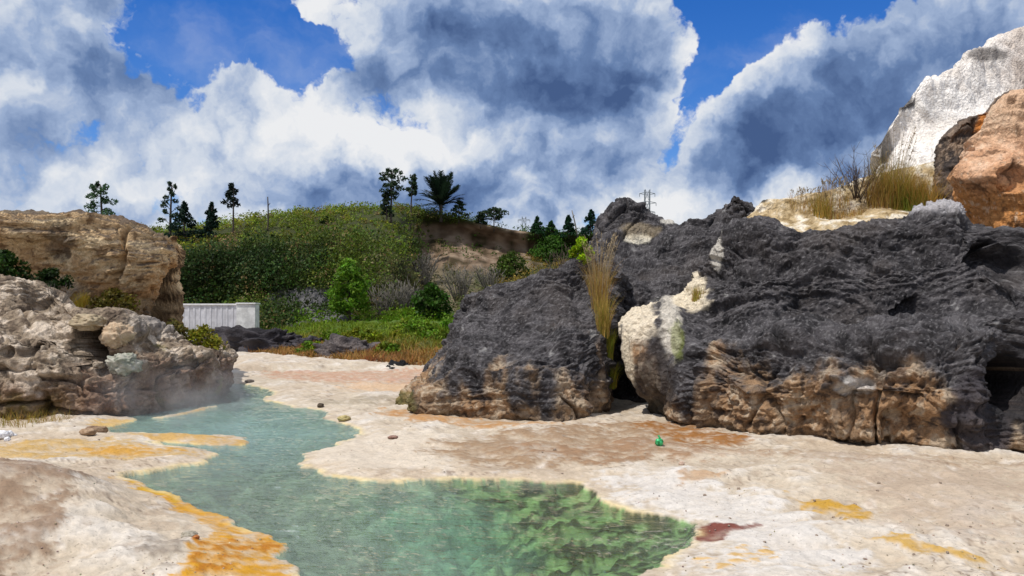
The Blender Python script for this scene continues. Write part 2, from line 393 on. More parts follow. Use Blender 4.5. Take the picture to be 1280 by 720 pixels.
def build_ground():
    rows = np.concatenate([np.linspace(-25, 2.5, 24)[:-1], 2.5*np.power(62/2.5, np.linspace(0, 1, 570)), np.geomspace(66, 6000, 14)])
    t = np.concatenate([-np.geomspace(8, 0.84, 9)[:-1], np.linspace(-0.84, 0.84, 470), np.geomspace(0.84, 8, 9)[1:]])
    Yg, T = np.meshgrid(rows, t, indexing='ij')
    Xg = T*np.sqrt(Yg*Yg+9.0)
    P = np.stack([Xg.ravel(), Yg.ravel()], 1)
    p3 = np.stack([P[:, 0], P[:, 1], 0*P[:, 0]], 1)
    near = (P[:, 1] > 2) & (P[:, 1] < 66) & (np.abs(P[:, 0]) < 40)
    idx = np.where(near)[0]; Q = P[idx].astype(np.float32); q3 = p3[idx]
    scale_d = np.clip(Q[:, 1]/9.0, 0.5, 3)
    wob = np.stack([fbm(q3*1.7, 4), fbm(q3*1.7+31.7, 4)], 1)*0.34
    wob2 = np.stack([fbm(q3*6.0, 3), fbm(q3*6.0+11.7, 3)], 1)*0.06
    Qw = Q+wob*0.55+wob2
    dw = sdist(Qw, WATER)
    for b in BARS: dw = np.maximum(dw, -sdist(Qw, b)*1.0)
    n1 = fbm(q3*0.8+5, 4); n2 = fbm(q3*3.1+9, 4); n3 = fbm(q3*11+3, 3); n4 = fbm(q3*0.25+2, 3); n5 = 0.4-1.8*np.abs(pnoise(q3*np.array([17., 17., 1.])+fbm(q3*5, 2)[:, None]))
    # --- relief
    out = np.maximum(dw, 0); inn = np.maximum(-dw, 0)
    # stepped crusts (rimstone): narrow terraces in the relief
    tr = n1*1.3+n2*0.45+n3*0.12; ph = tr*6.0; terr = (np.floor(ph)+sstep(0.84, 1.0, ph-np.floor(ph)))/6.0
    z = 0.018+0.06*sstep(0, 0.5, out)+np.clip(0.05*n1+0.020*n2+0.011*n3+0.006*n5+0.06*terr, -0.05, 0.22)*sstep(0.05, 0.9, out)+0.03*np.maximum(n4, 0)
    def G(px, py, rx, ry, h):
        c = gpt(px, py)[:2]; sx = rx/F*c[1]; sy = ry
        return h*np.exp(-((Q[:, 0]-c[0])/sx)**2-((Q[:, 1]-c[1])/sy)**2)
    z += G(20, 660, 190, 1.2, 0.34)*sstep(0.1, 1.2, out)+G(-160, 640, 200, 1.6, 0.4)+G(230, 712, 60, 0.35, 0.06)*sstep(0.1, 0.6, out)
    z += G(1080, 610, 220, 1.6, 0.10)+G(880, 606, 40, 0.25, 0.07)
    # low pink step at the back of the flat
    zb = sdist(Qw, gpoly([(300, 466), (420, 463), (560, 466), (620, 452), (560, 430), (280, 440)]))
    z += 0.22*sstep(0.5, -0.5, zb)
    # bank that climbs to the hill foot
    bl = np.interp(Q[:, 0], [-40, -22, -15.3, -8.3, -3.8, 2, 40], [50, 47, 43.5, 35.5, 30.5, 29, 28])
    up = np.maximum(Q[:, 1]-bl, 0)
    z += 1.5*sstep(0, 15, up)+0.25*n1*sstep(0, 4, up)
    z = np.maximum(z, 0.014+0.01*np.abs(n2))
    depth = 0.10*sstep(0, 0.12, inn)+0.50*sstep(0.1, 1.5, inn)
    bed = -depth+(0.13*n2+0.09*n3+0.14*np.abs(fbm(q3*2.3+40, 3)))*sstep(0.1, 0.8, inn)
    bed = np.minimum(bed, -0.02*sstep(0, .1, inn))
    z = np.where(dw > 0, z, bed)
    # --- pigment
    W = lambda *c: np.array(c, np.float32)
    lin = lambda r, g, b: W(*[(v/255.0)**2.2 for v in (r, g, b)])
    col = np.empty((len(Q), 3), np.float32)
    m = lambda v: np.clip(v, 0, 1)[:, None]
    col[:] = lin(192, 181, 164)
    col = col*(1-m(0.5+1.1*n4))+m(0.5+1.1*n4)*lin(188, 172, 152)
    col = col+(lin(200, 193, 184)-col)*m(sstep(0.0, 0.5, n1+0.3*n2))
    col = col+(lin(164, 148, 130)-col)*m(0.6*sstep(0.08, 0.45, -n1+0.7*n3))
    col = col*(1+0.22*m(0.5+n3)-0.14)*(1+0.5*(m(0.5+0.8*n5)-0.5)*m(0.3+n2))
    crack = sstep(0.055, 0.0, np.abs(n2+0.35*n3))*sstep(0.0, 0.3, fbm(q3*0.9+77, 2)+0.05)
    col = col+(lin(104, 86, 74)-col)*m(0.7*crack)
    fl = fbm(q3*np.array([5., 2.2, 1.])+wob.mean(1)[:, None]*6, 3); col = col+(lin(156, 138, 120)-col)*m(0.45*sstep(0.18, 0.42, fl))+(lin(222, 216, 210)-col)*m(0.4*sstep(0.18, 0.45, -fl))
    def paint(px, c, soft, amt=1.0, nz=0.5, patch=0.0):
        nonlocal col
        d = sdist(Qw+wob*nz, gpoly(px)); c = c*0.80*np.array([1.0, 0.97, 0.95], np.float32) if c[0] > 1.6*c[2] else c
        k = sstep(soft*0.6, -soft, d)
        k = sstep(0.22, 0.78, k+1.5*(0.6*n2+0.6*n3+0.12*n5)*np.sqrt(np.clip(4*k*(1-k), 0, 1)))*amt*np.clip(0.9+0.5*n2+0.4*n3, 0, 1)
        if patch: k = k*sstep(-patch, 0.35, n2+0.7*n3+0.5*n1)
        col = col+(c-col)*m(k)
    white = lin(202, 198, 194)
    # white pavement right of the pool
    paint([(745, 600), (860, 598), (980, 640), (1060, 680), (1120, 730), (820, 730), (880, 690), (880, 655), (780, 638)], white, 0.5, 0.85)
    paint([(390, 560), (470, 545), (560, 540), (570, 590), (430, 592), (380, 580)], lin(202, 191, 176), 0.6, 0.8)
    # pinkish ground to the right
    paint([(1000, 585), (1300, 590), (1300, 700), (1120, 670)], lin(184, 166, 148), 0.8, 0.6)
    # brown wet flat in front of the boulders
    paint([(525, 566), (590, 548), (680, 537), (790, 531), (850, 534), (930, 552), (900, 566), (840, 577), (760, 588), (640, 587), (560, 580)], lin(158, 132, 104), 0.7, 0.95, 0.5, 1.2)
    paint([(640, 566), (760, 556), (850, 552), (930, 562), (1010, 572), (860, 580), (740, 588)], lin(160, 124, 94), 0.6, 0.5, 0.5, 0.6)
    paint([(900, 562), (1100, 575), (1300, 584), (1300, 592), (1050, 590)], lin(160, 134, 108), 0.4, 0.6, 0.4, 0.7)
    # rust at the rock feet
    paint([(790, 530), (850, 529), (905, 542), (945, 556), (890, 560), (840, 549), (800, 540)], lin(156, 106, 52), 0.35, 0.95, 0.4, 0.9)
    paint([(480, 512), (560, 522), (660, 530), (700, 534), (620, 538), (530, 532), (470, 522)], lin(190, 140, 82), 0.35, 0.9, 0.4, 0.9)
    # pink step at the back
    paint([(330, 466), (560, 465), (560, 482), (420, 480), (330, 474)], lin(192, 146, 118), 0.8, 0.8, 0.5, 0.8)
    paint([(420, 480), (560, 480), (520, 492), (430, 490)], lin(222, 182, 140), 0.8, 0.6)
    paint([(380, 502), (500, 497), (510, 506), (400, 508)], lin(158, 146, 124), 0.4, 0.7, 0.4, 0.4)
    # yellow flats on the left
    paint([(-60, 562), (60, 552), (130, 549), (180, 557), (246, 566), (256, 570), (230, 574), (160, 576), (90, 584), (-60, 590)], lin(200, 166, 100), 0.35, 0.95, 0.4, 0.9)
    paint([(110, 560), (180, 560), (245, 567), (180, 572), (110, 572)], lin(204, 152, 56), 0.3, 0.8, 0.3, 0.7)
    paint([(140, 541), (182, 541), (244, 544), (300, 547), (316, 553), (300, 558), (256, 557), (200, 554)], lin(200, 162, 92), 0.15, 0.95, 0.2, 1.0)
    paint([(120, 528), (180, 525), (150, 534), (110, 536)], lin(216, 176, 90), 0.3, 0.9)
    paint([(176, 525), (215, 519), (270, 506), (262, 512), (205, 524)], lin(212, 176, 104), 0.2, 0.9)
    # orange mat along the near left bank
    paint([(136, 601), (166, 606), (216, 620), (252, 634), (292, 648), (332, 664), (354, 682), (362, 702), (352, 718), (340, 726), (222, 726), (238, 700), (262, 682), (246, 656), (214, 640), (188, 624), (158, 612)],
          lin(210, 154, 22), 0.10, 0.97, 0.35, 1.1)
    paint([(140, 602), (215, 620), (215, 634), (160, 612)], lin(206, 168, 44), 0.1, 0.7)
    paint([(255, 690), (330, 672), (350, 690), (300, 712), (240, 715)], lin(180, 112, 12), 0.15, 0.8, 0.5, 0.25)
    # yellow streaks on the right
    paint([(968, 624), (1000, 629), (1040, 630), (1062, 640), (1102, 650), (1070, 659), (1035, 652), (1000, 640)], lin(200, 156, 50), 0.18, 0.95, 0.4, 0.7)
    paint([(1085, 684), (1150, 689), (1260, 712), (1240, 722), (1150, 702)], lin(204, 164, 74), 0.18, 0.9, 0.4, 0.5)
    paint([(880, 702), (960, 690), (975, 700), (930, 718), (880, 716)], lin(218, 172, 72), 0.15, 0.8, 0.4, 0.1)
    paint([(840, 604), (880, 600), (900, 608), (860, 616)], lin(186, 150, 110), 0.2, 0.8)
    # small red seep beside the pool
    paint([(873, 660), (905, 657), (952, 659), (958, 664), (912, 674), (890, 681), (874, 680)], lin(122, 62, 50), 0.06, 0.97, 0.2)
    # brown earth mound lower left
    paint([(-80, 606), (50, 604), (104, 622), (96, 664), (60, 704), (20, 740), (-80, 740)], lin(146, 122, 100), 0.25, 0.9, 0.7, 0.9)
    paint([(0, 596), (45, 590), (70, 600), (20, 608)], lin(130, 104, 88), 0.2, 0.8, 0.5, 0.3)
    paint([(180, 690), (232, 684), (236, 706), (200, 722), (160, 722)], lin(128, 116, 104), 0.15, 0.8, 0.5, 0.4)
    # pale mineral rim round the water
    rim = sstep(0.16, 0.01, out)*(dw > 0)*sstep(-0.1, 0.35, n1+0.5*n2+0.1)
    col = col+(lin(212, 192, 140)-col)*m(0.75*rim)
    # turf bank behind
    col = col+(lin(104, 90, 52)-col)*m(sstep(0.2, 1.5, up))+(lin(76, 96, 36)-lin(104, 90, 52))*m(sstep(4, 8, up))
    # --- the bed
    bedc = np.empty_like(col); bedc[:] = lin(146, 162, 142)
    right = sstep(0.6, -0.6, sdist(Qw, gpoly([(560, 596), (900, 596), (900, 735), (620, 735), (640, 680), (560, 650)])))
    alg = sstep(-0.12, 0.14, fbm(q3*np.array([3.6, 5.4, 1.])+wob.mean(1)[:, None]*4+3, 4)+0.6*n3)
    a_c = lin(74, 80, 44)+(lin(128, 154, 102)-lin(74, 80, 44))*m(1-alg)
    bedc = bedc+(a_c-bedc)*m(right)
    teal = sstep(0.5, -0.3, sdist(Qw, gpoly([(470, 612), (600, 612), (640, 640), (560, 650), (480, 640)])))
    bedc = bedc+(lin(118, 166, 138)-bedc)*m(teal*0.9)
    bedc = bedc*(0.55+0.75*m(0.5+n2+0.5*n3))*(1-0.35*m(alg))
    col = np.where((dw > 0)[:, None], col, bedc)
    Z = np.full(len(P), 0.06, np.float32); C = np.empty((len(P), 3), np.float32); C[:] = lin(190, 176, 160)
    far = P[:, 1] >= 60; C[far] = lin(80, 92, 50); Z[far] = 1.8
    col = np.where((dw > 0)[:, None], col*np.array([0.95, 0.925, 0.90], np.float32), col)
    Z[idx] = z; C[idx] = np.clip(col, 0.01, 0.85)
    v = np.stack([P[:, 0], P[:, 1], Z], 1)
    o = mesh_obj('ground', v, grid_faces(len(rows), len(t))[:, ::-1], M_GROUND, color=C)
    tag(o, kind='structure')
    return v.reshape(len(rows), len(t), 3), rows, t
GV, GR, GT = build_ground()
def ground_z(x, y):
    i = int(np.clip(np.searchsorted(GR, y), 0, len(GR)-1)); tt = x/math.sqrt(y*y+9.0)
    j = int(np.clip(np.searchsorted(GT, tt), 0, len(GT)-1))
    return float(GV[i, j, 2])

# ------------------------------------------------------------------ water
def build_water():
    rows = np.geomspace(4.2, 27, 340); t = np.linspace(-0.60, 0.30, 250)
    Yg, T = np.meshgrid(rows, t, indexing='ij'); Xg = T*Yg
    q3 = np.stack([Xg.ravel(), Yg.ravel(), 0*Xg.ravel()], 1)
    Q = q3[:, :2].astype(np.float32)
    clear = sstep(0.9, -0.9, sdist(Q, gpoly([(540, 598), (900, 596), (900, 735), (640, 735), (620, 690), (560, 655)])))
    teal = sstep(3, -2, sdist(Q, gpoly([(140, 520), (300, 500), (440, 540), (330, 570), (150, 560)])))
    v = q3.copy(); w_ = fbm(q3*0.9+4, 2)[:, None]*1.1
    rp = lambda sx, sy, o: 0.35-1.3*np.abs(pnoise(np.stack([q3[:, 0]*sx+q3[:, 1]*0.35*sx, q3[:, 1]*sy, 0*w_[:, 0]], 1)+w_+o))
    v[:, 2] = np.clip((0.030*rp(1.7, 2.9, 0)+0.016*rp(3.6, 5.8, 9)+0.006*rp(8, 12, 20)-0.006)*np.clip(0.7+1.2*fbm(q3*0.35+8, 2), 0.25, 1.4), -0.03, 0.012)
    m, t_, b = new_mat('spring_water'); N = t_.nodes.new; L = t_.links.new
    out = t_.nodes['Material Output']; t_.nodes.remove(b)
    tc = N('ShaderNodeTexCoord')
    mp = N('ShaderNodeMapping'); mp.inputs['Rotation'].default_value = (0, 0, radians(12)); mp.inputs['Scale'].default_value = (1.0, 1.7, 1.0)
    L(tc.outputs['Object'], mp.inputs[0])
    r1 = tex_noise(t_, 3.2, 5, 0.62, mp.outputs[0]); r2 = tex_noise(t_, 10.0, 3, 0.55, mp.outputs[0])
    h = r1*0.7+r2*0.3
    bp = N('ShaderNodeBump'); bp.inputs['Strength'].default_value = 1.0; bp.inputs['Distance'].default_value = 0.08
    L(h.s, bp.inputs['Height'])
    fr = N('ShaderNodeFresnel'); fr.inputs['IOR'].default_value = 1.33; L(bp.outputs[0], fr.inputs['Normal'])
    gl = N('ShaderNodeBsdfGlossy'); gl.inputs['Roughness'].default_value = 0.015; gl.inputs[0].default_value = (1, 1, 1, 1); L(bp.outputs[0], gl.inputs['Normal'])
    tp = N('ShaderNodeBsdfTransparent'); tp.inputs[0].default_value = (0.86, 0.94, 0.87, 1)
    df = N('ShaderNodeBsdfDiffuse'); L(bp.outputs[0], df.inputs['Normal'])
    a1 = N('ShaderNodeAttribute'); a1.attribute_name = 'clear'; a2 = N('ShaderNodeAttribute'); a2.attribute_name = 'teal'
    A1, A2 = E(t_, a1.outputs['Fac']), E(t_, a2.outputs['Fac'])
    c = mixcol(t_, A2, (0.26, 0.315, 0.265), (0.28, 0.44, 0.41)); L(c, df.inputs[0])
    milk = (0.30 + A2*0.22 - A1*0.30 + (tex_noise(t_, 0.8, 4, 0.6)-0.5)*0.5).clamp()
    body = N('ShaderNodeMixShader'); L(milk.s, body.inputs[0]); L(tp.outputs[0], body.inputs[1]); L(df.outputs[0], body.inputs[2])
    mx = N('ShaderNodeMixShader'); L((E(t_, fr.outputs[0])*0.95).clamp().s, mx.inputs[0]); L(body.outputs[0], mx.inputs[1]); L(gl.outputs[0], mx.inputs[2])
    L(mx.outputs[0], out.inputs[0])
    o = mesh_obj('water', v, grid_faces(len(rows), len(t))[:, ::-1], m, attrs={'clear': clear, 'teal': teal})
    tag(o, kind='structure')
build_water()

# ------------------------------------------------------------------ rocks
def lin(r, g, b): return np.array([(v/255.0)**2.2 for v in (r, g, b)], np.float32)
def catmull(P, x, n):
    """P (k, ...) with knot positions x -> n samples, smooth"""
    k = len(P); x = np.asarray(x, float); s = np.linspace(x[0], x[-1], n)
    i = np.clip(np.searchsorted(x, s, side='right')-1, 0, k-2); h = x[i+1]-x[i]; u = (s-x[i])/h
    m = np.zeros_like(P); d = (P[1:]-P[:-1])/(x[1:]-x[:-1]).reshape((-1,)+(1,)*(P.ndim-1))
    m[0] = d[0]; m[-1] = d[-1]; m[1:-1] = (d[1:]+d[:-1])*0.5
    sh = (-1,)+(1,)*(P.ndim-1); u = u.reshape(sh); h = h.reshape(sh)
    return ((2*u**3-3*u**2+1)*P[i]+(u**3-2*u**2+u)*h*m[i]+(-2*u**3+3*u**2)*P[i+1]+(u**3-u**2)*h*m[i+1])
def loft(cols, nu, nv, back=3.0, floor=-0.4):
    """cols: columns of (px,py,Y) from the foot up to the crest; the back is closed behind"""
    K = []
    for c in cols:
        p = [at(*q) for q in c]
        p[0][2] = min(p[0][2], floor) if floor is not None else p[0][2]
        cr = p[-1]; zb = floor if floor is not None else p[0][2]
        p.append(np.array([cr[0]*(1+0.4*back/cr[1]), cr[1]+0.45*back, cr[2]-0.10*(cr[2]-zb)]))
        p.append(np.array([cr[0]*(1+back/cr[1]), cr[1]+back, zb+0.35*(cr[2]-zb)]))
        p.append(np.array([cr[0]*(1+1.1*back/cr[1]), cr[1]+1.1*back, zb]))
        K.append(p)
    K = np.array(K)
    dv = np.linalg.norm(np.diff(K, axis=1), axis=2).mean(0); dv[-3:] *= 0.22
    du = np.linalg.norm(np.diff(K, axis=0), axis=2).mean(1)
    for i in range(len(du)):
        if max(cols[i][0][0], cols[i+1][0][0]) <= 0 or min(cols[i][0][0], cols[i+1][0][0]) >= 1290: du[i] *= 0.25
    xu = np.concatenate([[0], np.cumsum(du)]); xv = np.concatenate([[0], np.cumsum(dv)])
    S = catmull(K, xu, nu)
    S = catmull(np.swapaxes(S, 0, 1), xv, nv); S = np.swapaxes(S, 0, 1)
    return S
def normals(S):
    du = np.gradient(S, axis=0); dv = np.gradient(S, axis=1)
    n = np.cross(du, dv); n /= np.linalg.norm(n, axis=2)[..., None]+1e-9
    return n
def rock(name, label, cols, nu, nv, pig, disp, back=3.0, floor=-0.4, dents=(), mat=None, cat='rock', group=None):
    S = loft(cols, nu, nv, back, floor).astype(np.float32); n = normals(S)
    base = S.copy()
    d = disp(S, n)
    S = S+n*d[..., None]
    for (px, py, Y, r, dep) in dents:
        c = at(px, py, Y); dd = np.linalg.norm((S-c)*np.array([1, 0.0, 1]), axis=2)/r+0.35*pnoise(S*3.1)+9*(np.abs(S[..., 1]-Y) > 1.6)
        w = np.exp(-dd**7); S = S+np.array([0.0, 1.0, -0.05])*(w*dep)[..., None]
    if floor is not None: S[..., 2] = np.maximum(S[..., 2], floor-0.3)
    n2 = normals(S)
    C = pig(S, n2, d)
    o = mesh_obj(name, S.reshape(-1, 3), grid_faces(nu, nv), mat or M_ROCK, color=np.clip(C.reshape(-1, 3), 0.004, 0.85))
    if label: tag(o, label, cat, group)
    return o, S, n2
def pix(S):
    """photograph pixel of places (only used to say where stains and painted shade lie when the shape was measured there)"""
    return 640+S[..., 0]/S[..., 1]*F, HZ-(S[..., 2]-H)/S[..., 1]*F

def rough_disp(a=1.0, flute=0.0, flute_top=1.6, strata=0.0, fine=1.0):
    def f(S, n):
        w = np.stack([pnoise(S*0.9+k*9.1) for k in range(3)], -1)*0.3
        p = S+w; rid = lambda q: 0.42-2.0*np.abs(pnoise(q))
        saw = lambda t: sstep(0, 0.22, t-np.floor(t))*(1-(t-np.floor(t)))
        m1 = pnoise(S*0.8+21); m2 = pnoise(S*1.7+22); m3 = pnoise(S*3.1+23)
        zz = S[..., 2]+0.50*fbm(S*0.45+8, 2)+0.16*pnoise(S*1.6+12)+0.05*pnoise(S*4.5+13)
        d = 0.42*fbm(S*0.5+3, 2)+0.34*billow(S*0.62+40)
        d += 0.17*saw(zz*1.25)*sstep(-0.25, 0.3, m1)+0.10*saw(zz*3.1+m1)*sstep(-0.2, 0.3, m2)+0.06*saw(zz*7.3+m2)*sstep(-0.25, 0.2, m3)*fine
        d += 0.05*rid(p*np.array([3.6, 3.6, 5.0])+5)*fine+0.042*rid(p*np.array([8., 8., 11.])+1)*fine+0.026*rid(p*19+2)*fine+0.012*pnoise(p*40)*fine
        d -= 0.12*sstep(0.28, 0.5, pnoise(p*2.7+50))+0.06*sstep(0.25, 0.45, pnoise(p*6.5+60))*fine+0.03*sstep(0.2, 0.4, pnoise(p*14+70))*fine
        d -= 0.20*sstep(0.035, 0.0, np.abs(pnoise(p*np.array([0.8, 0.8, 0.45])+81)))*sstep(0, 0.25, m1)
        if flute:
            k = sstep(flute_top+0.4, flute_top-0.5, S[..., 2]+0.5*pnoise(S*0.8))
            q = p*np.array([2.4, 2.4, 0.55]); d += flute*k*(0.16*billow(q)+0.09*billow(q*2.3+4))
        if strata:
            zz = S[..., 2]*2.6+1.2*fbm(S*0.5+8, 3); fr = zz-np.floor(zz)
            d += strata*(0.16*sstep(0, 0.65, fr)*sstep(1, 0.88, fr)+0.06*pnoise(np.stack([S[..., 0]*0.8, S[..., 1]*0.8, S[..., 2]*7], -1)))
        return a*(d-0.24)
    return f
DK, DK2, GY, TAN, ORG, CRM = lin(45, 43, 45), lin(78, 75, 77), lin(146, 143, 144), lin(142, 120, 97), lin(150, 118, 88), lin(182, 165, 143)
def mixv(c, t, k): return c+(t-c)*np.clip(k, 0, 1)[..., None]
def ell(X, Y, cx, cy, rx, ry, n=0): return sstep(1.15, 0.75, np.sqrt(((X-cx)/rx)**2+((Y-cy)/ry)**2)+n)
def dark_pig(tan_lo=0.9, tan_amt=1.0, extra=None):
    def f(S, n, d):
        n1 = fbm(S*0.7+2, 3); n2 = fbm(S*2.7+4, 4); n3 = fbm(S*9+8, 3)
        c = np.empty(S.shape, np.float32); c[:] = DK
        c = mixv(c, DK2, 0.5+1.3*n2)
        c = mixv(c, lin(84, 78, 76), sstep(0.05, 0.4, n1)*0.5)
        c = mixv(c, GY, sstep(0.2, 0.6, 1.2*fbm(S*22+8, 2)+0.15*n[..., 2])*0.4)
        c = mixv(c, lin(168, 166, 164), sstep(0.50, 0.72, n2+0.4*n3)*0.5)
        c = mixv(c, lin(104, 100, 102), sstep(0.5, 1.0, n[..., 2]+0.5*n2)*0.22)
        ns = fbm(S*np.array([2.4, 2.4, 0.45])+15, 3); lo = sstep(0.42, -0.42, S[..., 2]-tan_lo-1.3*n1-0.35*n2-1.1*ns)
        t = mixv(np.broadcast_to(TAN, S.shape).copy(), ORG, 0.4+1.8*n1+0.7*n2)
        t = mixv(t, CRM, sstep(0.02, 0.35, n2+0.6*n3)*0.75)
        t = mixv(t, lin(62, 52, 48), sstep(0.14, 0.38, -n2+0.6*n3)*0.8)
        c = mixv(c, t, lo*tan_amt*0.95)
        c = mixv(c, lin(70, 60, 50), sstep(0.22, 0.02, S[..., 2])*0.5)
        if extra is not None: c = extra(c, S, n, n1, n2, n3)
        return c
    return f

def boulders_right():
    # the big dark boulder on the right
    cols = [
        [(845, 520, 18.2), (845, 500, 18.2), (825, 460, 18.2), (815, 420, 18.4), (820, 400, 18.8), (870, 372, 19.8), (890, 352, 20.2)],
        [(808, 530, 16.2), (806, 512, 16.2), (784, 465, 16.2), (772, 412, 16.5), (786, 386, 17.0), (835, 365, 17.8), (872, 345, 18.5)],
        [(838, 533, 15.2), (836, 505, 15.1), (830, 465, 15.2), (836, 405, 15.6), (845, 388, 16.0), (875, 345, 16.8), (888, 316, 17.6)],
        [(890, 543, 14.2), (890, 510, 14.0), (888, 470, 14.0), (890, 420, 14.4), (895, 404, 15.2), (900, 340, 16.0), (905, 296, 17.2)],
        [(960, 552, 13.4), (960, 515, 13.1), (960, 478, 13.1), (960, 415, 13.6), (960, 398, 14.8), (960, 330, 15.4), (965, 280, 16.8)],
        [(1040, 560, 12.7), (1040, 520, 12.4), (1040, 480, 12.3), (1045, 412, 12.9), (1045, 394, 14.3), (1030, 330, 15.0), (1025, 276, 16.4)],
        [(1110, 567, 12.2), (1110, 525, 11.9), (1112, 480, 11.8), (1115, 405, 12.4), (1115, 386, 13.8), (1105, 325, 14.4), (1090, 272, 15.8)],
        [(1180, 572, 11.8), (1180, 535, 11.5), (1182, 480, 11.4), (1185, 400, 12.0), (1185, 377, 13.5), (1165, 310, 14.2), (1150, 258, 15.6)],
        [(1240, 575, 11.6), (1240, 535, 11.4), (1240, 480, 11.4), (1240, 400, 11.9), (1240, 374, 13.2), (1220, 310, 14.0), (1200, 253, 15.4)],
        [(1290, 577, 11.4), (1290, 540, 11.4), (1275, 480, 11.8), (1285, 400, 12.1), (1290, 375, 12.6), (1265, 320, 14.0), (1250, 282, 15.2)],
        [(1370, 585, 11.0), (1370, 540, 11.0), (1360, 480, 11.3), (1350, 400, 11.8), (1350, 375, 12.4), (1340, 330, 13.8), (1320, 296, 15.0)],
        [(1500, 590, 11.0), (1500, 550, 11.2), (1490, 500, 11.6), (1480, 430, 12.0), (1470, 400, 12.6), (1460, 360, 13.8), (1440, 330, 14.6)],
        [(1600, 560, 12.5), (1600, 540, 12.7), (1590, 520, 13.0), (1580, 480, 13.4), (1570, 460, 13.8), (1560, 440, 14.4), (1540, 420, 15.0)]]
    def extra(c, S, n, n1, n2, n3):
        X, Y = pix(S); w = 0.6*n2+0.3*n1
        front = S[..., 1] < 21
        c = mixv(c, lin(214, 200, 178), front*ell(X, Y, 794, 400, 26, 36, w)*0.95)
        c = mixv(c, lin(206, 192, 168), front*ell(X, Y, 782, 470, 12, 55, w)*0.8)
        c = mixv(c, lin(196, 188, 176), front*ell(X, Y, 838, 405, 13, 40, w)*0.9)
        c = mixv(c, lin(218, 204, 180), front*ell(X, Y, 862, 362, 22, 26, w)*0.95)
        c = mixv(c, lin(196, 190, 180), front*ell(X, Y, 895, 312, 9, 24, w)*0.8)
        c = mixv(c, lin(186, 180, 174), front*ell(X, Y, 1070, 482, 26, 12, w)*0.75)
        c = mixv(c, lin(172, 168, 170), front*ell(X, Y, 1185, 252, 60, 16, w)*0.85)
        c = mixv(c, lin(108, 116, 52), front*ell(X, Y, 846, 425, 9, 22, w)*0.6)
        c = mixv(c, lin(60, 64, 34), front*ell(X, Y, 818, 520, 14, 22, w)*0.7)
        # dark patches over the tan foot at both ends
        c = mixv(c, lin(66, 62, 66), front*ell(X, Y, 1225, 520, 50, 60, w)*0.9)
        c = mixv(c, lin(58, 52, 50), front*ell(X, Y, 815, 480, 24, 60, w)*0.75)
        c = mixv(c, lin(50, 48, 50), front*ell(X, Y, 1285, 480, 50, 60, w)*0.95)  # shade inside the right-hand hole, painted into the rock colour
        return c
    def bigdisp(S, n):
        d = rough_disp(1.0, flute=0.9, flute_top=1.5, strata=0.3)(S, n); X, Y = pix(S)
        k = ell(X, Y, 806, 425, 52, 85, 0.3*pnoise(S*1.5))*(S[..., 1] < 19)   # the smooth mineral sheet that ran down by the cleft
        q = S*np.array([3.2, 3.2, 0.7])
        return d*(1-0.8*k)+k*(0.09*billow(q)+0.05*billow(q*2.4+4)+0.03*pnoise(S*9)-0.03)
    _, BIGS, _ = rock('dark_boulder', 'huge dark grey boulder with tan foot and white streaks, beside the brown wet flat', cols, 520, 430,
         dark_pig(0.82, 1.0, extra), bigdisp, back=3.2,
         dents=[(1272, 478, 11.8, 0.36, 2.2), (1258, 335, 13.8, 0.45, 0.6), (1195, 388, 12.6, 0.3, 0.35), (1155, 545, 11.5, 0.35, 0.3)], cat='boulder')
    # middle boulder, left of the grassy cleft
    cols = [
        [(530, 505, 21.5), (528, 490, 21.6), (535, 470, 21.8), (555, 440, 22), (580, 405, 22.2), (600, 375, 22.4)],
        [(502, 514, 18.4), (502, 500, 18.4), (514, 475, 18.7), (538, 445, 19.2), (566, 405, 19.6), (588, 372, 20.2)],
        [(522, 520, 17.0), (518, 500, 16.9), (528, 470, 17.2), (552, 435, 17.8), (580, 395, 18.6), (604, 362, 19.6)],
        [(570, 526, 16.1), (568, 500, 15.9), (575, 465, 16.1), (592, 425, 16.8), (614, 385, 17.9), (642, 350, 19.2)],
        [(640, 529, 15.6), (640, 500, 15.4), (645, 460, 15.6), (655, 418, 16.4), (670, 375, 17.6), (690, 335, 19.2)],
        [(710, 529, 15.6), (712, 500, 15.4), (715, 455, 15.7), (722, 410, 16.5), (728, 365, 17.8), (735, 320, 19.5)],
        [(742, 528, 15.9), (744, 500, 15.8), (750, 455, 16.2), (760, 412, 17.0), (768, 370, 18.0), (774, 334, 19.6)],
        [(766, 522, 17.2), (768, 500, 17.3), (772, 455, 17.6), (776, 420, 18.4), (786, 390, 19.2), (794, 360, 20.2)]]
    def extra2(c, S, n, n1, n2, n3):
        X, Y = pix(S)
        c = mixv(c, lin(96, 96, 40), (S[..., 1] < 20)*ell(X, Y, 505, 505, 14, 20, 0.5*n2)*0.5)
        return c
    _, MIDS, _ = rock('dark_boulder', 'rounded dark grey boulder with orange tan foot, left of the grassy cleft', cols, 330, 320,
         dark_pig(0.62, 1.0, extra2), rough_disp(0.85, flute=0.6, flute_top=1.0, strata=0.35), back=3.0, cat='boulder')
